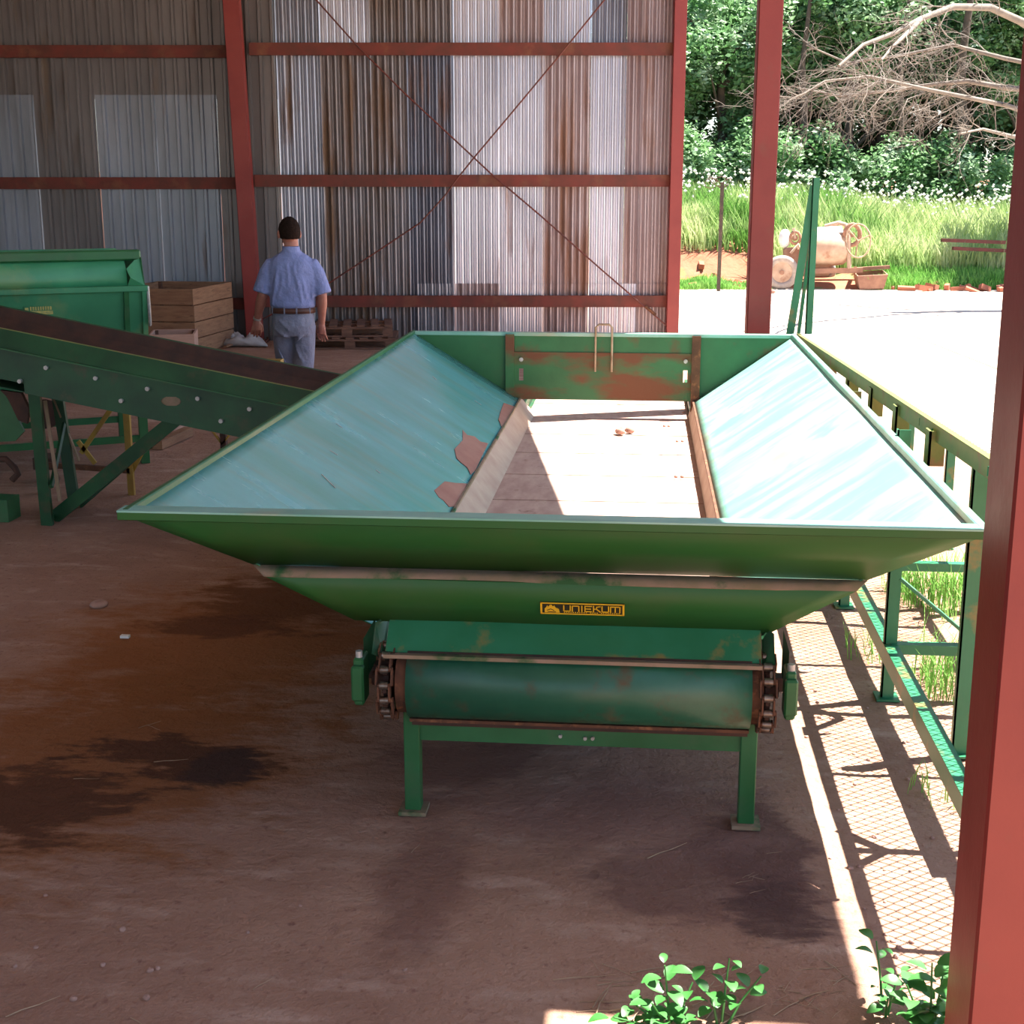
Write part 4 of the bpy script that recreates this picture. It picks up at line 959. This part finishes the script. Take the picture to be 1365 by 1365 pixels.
m = MB(); c_ = mxp(1060, 317, .4); m.tube([c_+Vector((.1*math.cos(t*.5236), 0, .12*math.sin(t*.5236))) for t in range(13)], .03, 8, caps=False); m.cyl(c_, c_+Vector((0, .2, 0)), .06, n=10); m.build('flywheel', M['mixer_rust'], mx)
m = MB(); m.tube([mxp(1054, 338, .3), mxp(1064, 326, .3), mxp(1070, 340, .3), mxp(1072, 355, .3)], .035, 7); m.tube([mxp(1058, 304, .4), mxp(1060, 318, .4)], .03, 7); m.build('pipework', M['mixer'], mx)
# loading scoop to the right
m = MB(); a, b, c3_, d_ = mxp(1146, 386, .3), mxp(1182, 385, .3), mxp(1180, 364, .5), mxp(1144, 366, .5)
q0 = [mxp(1146, 386, 0), mxp(1178, 385, 0), mxp(1184, 366, 0), mxp(1143, 368, 0)]; q1 = [p+Vector((0, .6, .05)) for p in q0]
for p in q0+q1: p.z = max(p.z, .01)
m.add(q0+q1, [(0, 1, 2, 3), (7, 6, 5, 4), (0, 4, 5, 1), (1, 5, 6, 2), (3, 7, 4, 0)]); o = m.build('scoop', M['mixer_rust'], mx); s = o.modifiers.new('thickness', 'SOLIDIFY'); s.thickness = .03
# rocks near the mixer
for (px_, py_, r) in ((1124, 372, .09), (1030, 388, .06)):
    p = at(px_, py_+3, z=0); m = MB(); m.ell(p+Vector((0, 0, r*.6)), r, r*.9, r*.7, 8, 6)
    tag(m.build('field_stone', M['stone']), 'pale round stone beside the cement mixer' if px_ > 1100 else 'small pale stone in front of the mixer wheel', 'stone')
# thin fence post with wire
fp = at(958, 376, z=.05); fp = at(958, 376, Y=27.6)
po = thing('fence_post', 'thin dark leaning steel fence post with tangled wire on its top', 'fence post', (fp.x, 27.6, 0))
tp = at(963, 243, Y=27.6); MB().bar((fp.x, 27.6, 0), tp, .07, .05, (0, 1, 0)).build('post_shaft', M['bark'], po)
m = MB(); 
for k in range(5):
    c_ = tp+Vector((-.12+.07*k-.1, 0, -.02+.03*(k % 2))); m.tube([c_+Vector((.12*math.cos(t*.785+k), .05*math.sin(k+t), .10*math.sin(t*.785))) for t in range(8)], .008, 5)
m.build('tangled_wire', M['rust_dark'], po)
# red rails lying on the bank at right
for k, (a, b) in enumerate((((1255, 320), (1345, 324)), ((1270, 331), (1345, 335)))):
    p, q_ = at(*a, Y=29.4), at(*b, Y=29.4); zb = bank_z(*( (p.dot(rx_)), 29.4)) 
    tag(MB().bar((p.x, p.y, p.z), (q_.x, q_.y+.3, q_.z), .08, .07).build('steel_rail', M['girt']), ['upper red steel rail lying in the grass on the right bank', 'lower red steel rail lying in the grass on the right bank'][k], 'rail')
# broken bricks on the bank foot
rb = random.Random(5)
bk = MB(); bk.box(-.11, -.05, 0, .11, .05, .07)
b0 = bk.build('broken_brick', M['brick']); b0.location = (0, 0, 0)
tag(b0, 'broken red brick on the foot of the grassy bank right of the mixer', 'brick', 'broken bricks at the foot of the bank')
for k in range(34):
    px_ = rb.uniform(1185, 1345) if k < 26 else rb.uniform(905, 985); py_ = rb.uniform(350, 384) if k < 26 else rb.uniform(335, 375)
    p = at(px_, py_, Y=27.9+(384-py_)*.045); u_ = p.dot(rx_); d_ = p.dot(hx_); z = max(0, bank_z(u_, d_))+.0
    o = b0 if k == 0 else copy(b0)
    o.location = (p.x, p.y, z); o.rotation_euler = (rb.uniform(-.4, .4), rb.uniform(-.4, .4), rb.uniform(0, 3)); o.scale = (rb.uniform(.6, 1.7), rb.uniform(.6, 1.4), rb.uniform(.6, 1.6))
    if k >= 26: o['label'] = 'broken red brick on the eroded bank left of the thin fence post'; o['group'] = 'broken bricks on the eroded bank'

# ---------------------------------------------------------------- grass on the bank
def blades(name, n, ufun, h0, h1, w_, m_, label, cat, seed, group=None):
    r = random.Random(seed); mb = MB(); vs = []; fs = []
    for i in range(n):
        u, d, k = ufun(r); z = bank_z(u, d)-.02 if d > 27.1 else 0; p = shed(u, d, z); a = r.uniform(0, 6.283); h = r.uniform(h0, h1)*k
        ln_ = Vector((math.cos(a), math.sin(a), 0))*h*r.uniform(.1, .5); sd = Vector((-math.sin(a+1), math.cos(a+1), 0))*w_*.5
        b = len(vs); vs += [p-sd, p+sd, p+ln_*.35+Vector((0, 0, h*.6))+sd*.8, p+ln_*.35+Vector((0, 0, h*.6))-sd*.8, p+ln_+Vector((0, 0, h))]
        fs += [(b, b+1, b+2, b+3), (b+3, b+2, b+4)]
    mb.add(vs, fs); o = mb.build(name, M[m_], centre=False); tag(o, label, cat, group, 'stuff'); return o
def uf1(r):
    d = 28.9+r.random()**1.3*9; u = r.uniform(-3, 19); k = 1.0
    if u < 5.3: d = max(d, 30.1+r.random()); k = .7 if d < 31.5 else 1
    return u, d, k
blades('tall_grass', 52000, uf1, .35, .95, .035, 'grass', 'tall pale green grass covering the top of the bank', 'grass', 3)
def uf2(r):
    u = r.uniform(7.0, 17); d = 27.7+r.random()*2.6; return u, d, .5+.5*noise.noise(Vector((u*.8, d, 2)))+.2
blades('green_grass', 26000, uf2, .2, .5, .03, 'grass_green', 'fresh bright green grass growing down the bank right of the mixer', 'grass', 4)
def uf3(r):
    u = r.uniform(3.1, 5.2); d = 27.75+r.random()*1.6; return u, d, max(.15, .6+noise.noise(Vector((u*1.2, d*1.2, 2))))
blades('green_grass', 7000, uf3, .12, .35, .03, 'grass_green', 'low green weeds at the bank foot around the thin fence post', 'grass', 6)
r = random.Random(9); mb = MB()
for i in range(900):
    u = r.uniform(2.5, 15.5); d = r.uniform(31.5, 36); z = bank_z(u, d)+r.uniform(.55, 1.15); p = shed(u, d, z); s = r.uniform(.022, .05)
    mb.add([p+Vector((s, 0, 0)), p+Vector((-s, 0, 0)), p+Vector((0, s, 0)), p+Vector((0, -s, 0)), p+Vector((0, 0, s)), p-Vector((0, 0, s))],
           [(0, 2, 4), (2, 1, 4), (1, 3, 4), (3, 0, 4), (2, 0, 5), (1, 2, 5), (3, 1, 5), (0, 3, 5)])
tag(mb.build('white_flowers', M['flower'], centre=False), 'white seed heads standing above the tall grass', 'flowers', kind='stuff')

# ---------------------------------------------------------------- trees
def foliage_vs(seed, n, rx, ry, rz, blobs, leaf):
    r = random.Random(seed); cs = []
    for i in range(blobs):
        a = r.uniform(0, 6.283); e = r.uniform(-.9, 1); q_ = math.sqrt(max(0, 1-e*e)); k = r.uniform(.35, .95)
        cs.append((Vector((rx*q_*math.cos(a)*k, ry*q_*math.sin(a)*k, rz*e*k)), r.uniform(.35, .8)))
    vs, fs = [], []
    for i in range(n):
        c, br = cs[r.randrange(blobs)]; v = Vector((r.gauss(0, 1), r.gauss(0, 1), r.gauss(0, 1))).normalized()*br*(r.random()**.4)
        p = c+v+Vector((0, 0, -.15*r.random())); s = leaf*r.uniform(.6, 1.3)
        a = Vector((r.gauss(0, 1), r.gauss(0, 1), r.gauss(0, .5))).normalized(); nn = (v.normalized()+Vector((r.gauss(0, .6), r.gauss(0, .6), r.gauss(0, .6)+.5))).normalized(); b_ = nn.cross(a).normalized()
        k = len(vs); vs += [p-a*s, p-b_*s*.5, p+a*s, p+b_*s*.5]; fs.append((k, k+1, k+2, k+3))
    return vs, fs
kinds = []
for i, (seed, n, rx, ry, rz, bl3, leaf, mt) in enumerate(((1, 17000, 2.2, 2.0, 2.6, 46, .085, 'leaf'), (2, 15000, 2.0, 1.9, 3.0, 40, .08, 'leaf_dark'), (3, 9000, 1.6, 1.5, 1.5, 24, .085, 'leaf'))):
    vs, fs = foliage_vs(seed, n, rx, ry, rz, bl3, leaf); me = bpy.data.meshes.new('foliage'); me.from_pydata([tuple(v) for v in vs], [], fs); me.materials.append(M[mt]); kinds.append(me)
tm = []
for sd in range(2):
    r = random.Random(20+sd); m = MB(); m.tube([(0, 0, -.2), (.1, 0, 1.5), (.05, .1, 3), (.2, 0, 4.6)], [.17, .13, .10, .04], 8)
    for k in range(7):
        a = r.uniform(0, 6.28); z = r.uniform(1.6, 3.8); m.tube([(.08, .03, z), (.7*math.cos(a), .7*math.sin(a), z+.7), (1.5*math.cos(a), 1.5*math.sin(a), z+1.3)], [.06, .04, .015], 6)
    o = m.build('trunk', M['bark'], thing('tmp', None, None), centre=False); me = o.data; p_ = o.parent; bpy.data.objects.remove(o); bpy.data.objects.remove(p_); tm.append(me)
def tree(u, d, kind, h, s, label, group, low=0):
    z = bank_z(u, d); t = thing('bushy_tree' if kind != 2 else 'leafy_bush', label, 'tree' if kind != 2 else 'bush', shed(u, d, z-.05), random.uniform(0, 6), group); t.scale = (s, s, s)
    f = link(bpy.data.objects.new('foliage', kinds[kind])); f.parent = t; f.location = (0, 0, h); tag(f, kind='stuff')
    if kind != 2: k = link(bpy.data.objects.new('trunk', tm[kind])); k.parent = t
    else:
        m = MB(); m.tube([(0, 0, -.1), (.05, 0, h*.5), (0, .05, h)], [.07, .05, .02], 6); k = m.build('trunk', M['bark'], t, local=True, centre=False)
    return t
tree(3.5, 38.0, 0, 3.3, 1.0, 'light green leafy tree just right of the end of the sheet wall', None)
tree(5.6, 38.5, 0, 3.6, 1.05, 'light green tree seen right behind the free-standing red column', None)
rt_ = random.Random(11)
tree(12.9, 29.6, 0, 6.2, 1.0, 'leafy tree whose shade falls on the grass bank at the right', None)
for u, d, k, h, s in ((8.0, 39.5, 1, 4.4, 1.1), (10.2, 40, 1, 4.6, 1.1), (12.4, 39.0, 1, 4.6, 1.05), (14.6, 39.5, 1, 4.4, 1.1), (17, 40, 1, 4.2, 1.1), (9.0, 38.0, 0, 5.6, .95), (13.4, 37.6, 0, 5.9, .9)):
    tree(u, d, k, h, s, 'dark green bushy tree in the front row beyond the grassy bank', 'dark trees in the front row beyond the bank')
for u in (-1, 2.2, 5, 7.8, 10.6, 13.4, 16.2, 19):
    tree(u+rt_.uniform(-.4, .4), 45+rt_.uniform(-1, 1), int(u) % 2, 5.2, 1.5, 'taller tree standing in the second row beyond the bank', 'tall trees in the second row beyond the bank')
for u in (1, 3.2, 5.4, 7.6, 9.8, 12, 14.2, 16.4):
    tree(u, 42, 1, 2.9, 1.0, 'young dark tree with foliage to the ground behind the front row', 'young trees behind the front row')
for u in (-4, 0, 4, 8, 12, 16, 20, 24):
    tree(u, 53, 1, 7, 2.0, 'high dense tree closing the view far behind the others', 'high trees in the last row')
for u, d in ((2.6, 35.5), (4.5, 36.2), (6.4, 36), (7.9, 36.4), (9.6, 36.4), (11.4, 36.2), (13.3, 36.4), (15, 36)):
    tree(u, d, 2, 1.1, .85, 'low leafy bush under the trees behind the tall grass', 'low bushes behind the tall grass')
tree(13.2, 31.2, 2, .9, .75, 'shaded leafy bush on the grass bank at the right, near the red rails', None)
tree(14.4, 30.6, 2, .8, .6, 'smaller leafy bush on the bank next to the nearest red column', None)
# dark thin trunks
for k, (px_, w_) in enumerate(((1276, .16), (1068, .1), (1196, .08))):
    p = at(px_, 250, Y=37.2); m = MB(); m.tube([(p.x, 37.2, 1.0), (p.x+.05, 37.2, 3), (p.x-.1, 37.3, 5), (p.x+.1, 37.3, 7.5)], [w_, w_*.9, w_*.7, w_*.4], 8)
    tag(m.build('bare_trunk', M['bark']), ['thick dark bare trunk at the right among the trees', 'thin bare trunk next to the free-standing red column', 'thin dark trunk in the middle of the tree row'][k], 'tree trunk')

# dead tree with drooping branches, trunk hidden behind the nearest column
dt = thing('dead_tree', 'pale leafless tree whose twiggy branches spread in from the upper right', 'tree', (at(1420, 300, Y=24).x, 24, 0))
rd = random.Random(4)
trk = [Vector((WLOC[dt.name].x, 24, 0)), at(1425, 200, Y=24), at(1400, 60, Y=24), at(1385, -60, Y=24)]
MB().tube(trk, [.22, .18, .14, .1], 10).build('trunk', M['bark_pale'], dt)
tw = MB()
def twig(p, d, l, r_, depth):
    pts = [p]; dd = d.copy()
    for i in range(4):
        dd = (dd+Vector((rd.gauss(0, .22), rd.gauss(0, .22), rd.gauss(0, .22)-.04))).normalized(); pts.append(pts[-1]+dd*l/4)
    tw.tube(pts, [r_*(1-.17*i) for i in range(5)], 4 if depth < 2 else 3, caps=False)
    if depth < 3:
        for k in range(5 if depth < 2 else 3):
            q_ = pts[rd.randint(1, 4)]; v = (dd+Vector((rd.gauss(0, .6), rd.gauss(0, .6), rd.gauss(0, .45)))).normalized(); twig(q_, v, l*.55, r_*.5, depth+1)
BS = [-.5, -.75, .55, -.25, .35, -.8]
def branch(pix, r0, r1, Y=24.0, ntw=14, tl=1.0):
    sl2 = BS.pop(0)
    pts = [at(a, b, Y=Y+c+sl2*(i+(4 if abs(sl2+.75) < .01 else 0)*.667)) for i, (a, b, c) in enumerate(pix)]; n = len(pts)
    MB().tube(pts, [r0+(r1-r0)*i/(n-1) for i in range(n)], 8).build('branch', M['bark_pale'], dt)
    for k in range(ntw):
        i = rd.randrange(max(1, n//3), n); q_ = pts[i-1].lerp(pts[i], rd.random()); d = (pts[i]-pts[i-1]).normalized()
        twig(q_, (d+Vector((rd.gauss(0, .5), rd.gauss(0, .4), rd.gauss(-.15, .4)))).normalized(), tl*rd.uniform(.5, 1), .010, 1)
branch([(1395, 50, 0), (1360, 28, 0), (1320, 10, -.1), (1270, 9, -.2), (1228, 25, -.2), (1190, 45, -.3), (1150, 60, -.3), (1118, 88, -.4)], .07, .02, ntw=14)
branch([(1228, 25, -.2), (1212, 42, -.1), (1190, 62, 0), (1175, 80, .1)], .04, .014, ntw=6)
branch([(1400, 120, 0), (1345, 118, -.3), (1290, 108, -.5), (1240, 113, -.6), (1180, 122, -.6), (1120, 128, -.6), (1070, 118, -.6)], .05, .014, ntw=34, tl=1.1)
branch([(1400, 160, .2), (1340, 140, 0), (1280, 128, -.2), (1230, 118, -.3), (1160, 102, -.3), (1100, 108, -.2), (1060, 132, -.2)], .045, .012, ntw=34, tl=1.1)
branch([(1400, 90, .1), (1340, 78, 0), (1270, 60, 0), (1200, 74, 0), (1130, 84, .1), (1075, 60, .1)], .04, .012, ntw=22, tl=1.0)
branch([(1400, 180, .1), (1350, 182, 0), (1310, 172, 0), (1280, 178, 0)], .04, .012, ntw=10, tl=.7)
tag(tw.build('twigs', M['bark_pale'], dt), kind='stuff')

# ---------------------------------------------------------------- grass tufts by the walkway
r = random.Random(8); 
def tuft(name, cx, cyy, rad, n, h0, h1, m_, label, cat='grass'):
    vs, fs = [], []
    for i in range(n):
        a = r.uniform(0, 6.283); q_ = rad*math.sqrt(r.random()); p = Vector((cx+q_*math.cos(a), cyy+q_*math.sin(a)*1.4, -.01)); h = r.uniform(h0, h1)
        a = r.uniform(0, 6.283); l = Vector((math.cos(a), math.sin(a), 0))*h*r.uniform(.2, .7); sd = Vector((-math.sin(a), math.cos(a), 0))*.0024
        b = len(vs); vs += [p-sd, p+sd, p+l*.3+Vector((0, 0, h*.6))+sd, p+l*.3+Vector((0, 0, h*.6))-sd, p+l+Vector((0, 0, h*.95))]; fs += [(b, b+1, b+2, b+3), (b+3, b+2, b+4)]
    m = MB(); m.add(vs, fs); return tag(m.build(name, M[m_]), label, cat, kind='stuff')
for px_, py_, rad, n, lab in ((1270, 800, .28, 620, 'tall bright grass tuft between the walkway posts, farthest of the tufts'), (1262, 915, .16, 190, 'bright grass tuft beside the low blue-green walkway beam'),
                              (1205, 790, .14, 70, 'thin sparse grass sprouting by the farther walkway post'), (1160, 870, .12, 45, 'sparse green sprouts in the mesh shadow beside the walkway post'), (1250, 1060, .1, 22, 'few dry grass stalks beneath the nearer walkway beam')):
    p = at(px_, py_, z=0); tuft('grass_tuft', p.x, p.y, rad, n, .08, .30 if n > 100 else .14, 'grass_green', lab)

# ---------------------------------------------------------------- leafy weeds in the foreground
lv = []
def leafmesh(sd):
    rr = random.Random(sd); m = MB(); L_ = 1.0; pts = []; n = 6; vs = []
    for i in range(n+1):
        t = i/n; w_ = .36*math.sin(math.pi*min(1, t*.93+.04))**.8*(1-.12*t); z = .10*math.sin(t*3)-.15*t*t
        vs += [(-w_, t, z+.09*w_*2), (0, t, z-.02), (w_, t, z+.09*w_*2)]
    m.add(vs, [(3*i+k, 3*i+k+1, 3*i+4+k, 3*i+3+k) for i in range(n) for k in (0, 1)], True)
    me = bpy.data.meshes.new('leaf'); me.from_pydata([tuple(v) for v in m.v], [], m.f); me.polygons.foreach_set('use_smooth', [True]*len(me.polygons)); me.materials.append(M['leaf_weed']); return me
leafm = leafmesh(1)
def weed(label, base, stems, ls, seed, group=None):
    t = thing('leafy_weed', label, 'plant', base); rr = random.Random(seed)
    for (dx, dy, h, n) in stems:
        pts = [Vector((dx*.2, dy*.2, -.01)), Vector((dx*.5, dy*.5, h*.45)), Vector((dx, dy, h))]
        MB().tube(pts, [.004, .003, .002], 6).build('stem', M['leaf_weed'], t, local=True)
        for k in range(n):
            f = .25+.75*(k+1)/n; p = pts[0].lerp(pts[1], f*2) if f < .5 else pts[1].lerp(pts[2], f*2-1)
            l = link(bpy.data.objects.new('leaf', leafm)); l.parent = t; s = ls*rr.uniform(.65, 1.2)
            az = k*2.4+rr.uniform(-.5, .5); off = Vector((math.cos(az+math.pi/2), math.sin(az+math.pi/2), 0))*.012
            l.location = p+off; l.rotation_euler = (rr.uniform(-.1, .5), rr.uniform(-.3, .3), az); l.scale = (s, s, s)
    return t
def wp0(px_, py_): p = at(px_, py_, z=0); return (p.x, p.y, 0)
weed('bushy green weed at the bottom of the photo, below the hopper right front leg', wp0(895, 1372), [(-.10, .0, .07, 6), (-.02, .02, .16, 9), (.05, .05, .10, 6), (-.05, -.05, .1, 7), (.03, -.06, .06, 6), (-.14, -.04, .05, 7), (-.01, -.02, .05, 8)], .047, 1)
weed('lighter green weed with a raised stem reaching right over the litter', wp0(960, 1365), [(.02, .05, .15, 8), (.10, .06, .10, 6), (-.03, .02, .08, 5)], .042, 2)
weed('large-leaved green weed at the foot of the nearest red column', wp0(1240, 1385), [(.0, .04, .18, 8), (.06, -.02, .10, 7), (-.06, .02, .13, 7), (.1, .03, .06, 5), (-.02, -.04, .06, 6), (.03, .05, .14, 8)], .06, 3)
weed('slender sprig with small leaves at the end of the sunlit strip', wp0(1180, 1352), [(-.02, .07, .16, 9), (.03, .02, .1, 6), (.0, -.02, .06, 5)], .038, 4)
weed('sprig of leaves showing right of the nearest red column', (.875, 2.80, 0), [(.02, .0, .34, 10), (.06, .02, .2, 6)], .05, 5)

# litter, pebbles, twigs, straw
rp_ = random.Random(12)
sm_ = []
for k in range(3):
    m = MB(); m.ell((0, 0, .25), .5, .42, .32, 8, 6)
    for v in m.v: v *= 1+.25*noise.noise(Vector(v)*3+Vector((k*5, 0, 0)))
    o = m.build('pebble', M['stone'], None, centre=False); sm_.append(o.data); bpy.data.objects.remove(o)
def pebble(px_, py_, s, lab, grp):
    p = at(px_, py_, z=0); o = link(bpy.data.objects.new('pebble', rp_.choice(sm_))); o.location = (p.x, p.y, fl_h(p.x, p.y)-.002); o.scale = (s, s, s); o.rotation_euler = (0, 0, rp_.uniform(0, 6)); tag(o, lab, 'stone', grp)
for (a, b, s) in ((163, 1238, .022), (200, 1293, .02), (210, 1290, .016), (98, 1332, .022), (137, 1285, .018), (195, 1330, .024), (60, 1190, .015), (48, 1265, .015), (330, 1240, .014), (20, 1290, .016), (400, 1205, .012), (540, 1290, .014)):
    pebble(a, b, s, 'small pebble on the bare dirt floor at the lower left of the photo', 'pebbles on the dirt floor')
p = at(167, 850, z=0); m = MB(); m.box(p.x-.02, p.y-.012, 0, p.x+.02, p.y+.012, .012); tag(m.build('paper_scrap', M['white']), 'tiny white scrap on the dirt floor at the left', 'scrap')
p = at(132, 808, z=0); m = MB(); m.ell(p+Vector((0, 0, .01)), .045, .05, .02, 10, 6); tag(m.build('dirt_clod', M['stone']), 'dark flat clod on the dirt floor above the white scrap', 'clod')
for k in range(60):
    px_ = rp_.uniform(1070, 1275); py_ = rp_.uniform(830, 1300); p = at(px_, py_, z=0)
    if p.x > 1.02 or p.x < .6: continue
    pebble(px_, py_, rp_.uniform(.008, .02), 'small stone in the mesh shadow beside the sunlit strip', 'stones in the mesh shadow')
tg = MB(); tg.tube([(-.5, 0, .012), (-.2, .06, .02), (.1, -.03, .015), (.5, .02, .012)], [.03, .028, .022, .012], 5)
tgo = tg.build('twig', M['straw'], None, centre=False); tmesh = tgo.data; bpy.data.objects.remove(tgo)
def twg(px_, py_, s, az, lab, grp, th=1.0):
    p = at(px_, py_, z=0); o = link(bpy.data.objects.new('twig', tmesh)); o.location = (p.x, p.y, fl_h(p.x, p.y)+.003); o.scale = (s, s*th, s*th); o.rotation_euler = (0, 0, az); tag(o, lab, 'twig', grp)
twg(890, 1133, .17, .75, 'pale straight straw on the floor between the hopper front legs', None, .35)
for k, (a, b, s, az) in enumerate(((200, 965, .1, .9), (228, 1013, .12, .3), (45, 1345, .14, .8), (352, 1310, .08, 1.0), (205, 970, .08, -.6), (190, 1366, .1, -.6), (115, 1037, .09, .1), (555, 1130, .07, 1.3))):
    twg(a, b, s, az, 'short dry stalk on the dark stained dirt floor at the left', 'dry stalks on the floor at the left', .4)
for k in range(70):
    px_ = rp_.uniform(775, 1130) ; py_ = rp_.uniform(1288, 1350)+(px_-775)*.01
    twg(px_, py_, rp_.uniform(.05, .2), rp_.uniform(-1.4, 1.4) if k % 3 else rp_.uniform(0, .5), 'thin dry twig in the plant litter along the bottom of the photo', 'twigs in the litter', rp_.uniform(.2, .4))
for k in range(14):
    twg(rp_.uniform(990, 1090), rp_.uniform(1130, 1260), rp_.uniform(.03, .06), rp_.uniform(0, 3), 'fine straw on the dark damp patch beside the sunlit strip', 'straws on the damp patch', .4)
# litter mound
m = MB(); n = 40
g = []
for j in range(13):
    for i in range(n+1):
        u, v = i/n, j/12; a, b_ = at(770+u*400, 1275+v*75, z=0).x, at(770+u*400, 1275+v*75, z=0).y
        e = math.sin(math.pi*u)**.5*math.sin(math.pi*v); g.append((a, b_, fl_h(a, b_)-.004+e*(.008+.018*abs(noise.noise(Vector((a*14, b_*14, 0))))+.012*noise.noise(Vector((a*40, b_*40, 2))))))
m.add(g, [(j*(n+1)+i, j*(n+1)+i+1, (j+1)*(n+1)+i+1, (j+1)*(n+1)+i)[::-1] for j in range(12) for i in range(n)], True)
tag(m.build('loose_soil', M['dirt'], centre=False), 'low ridge of loose crumbly soil along the bottom of the photo', 'soil', kind='stuff')
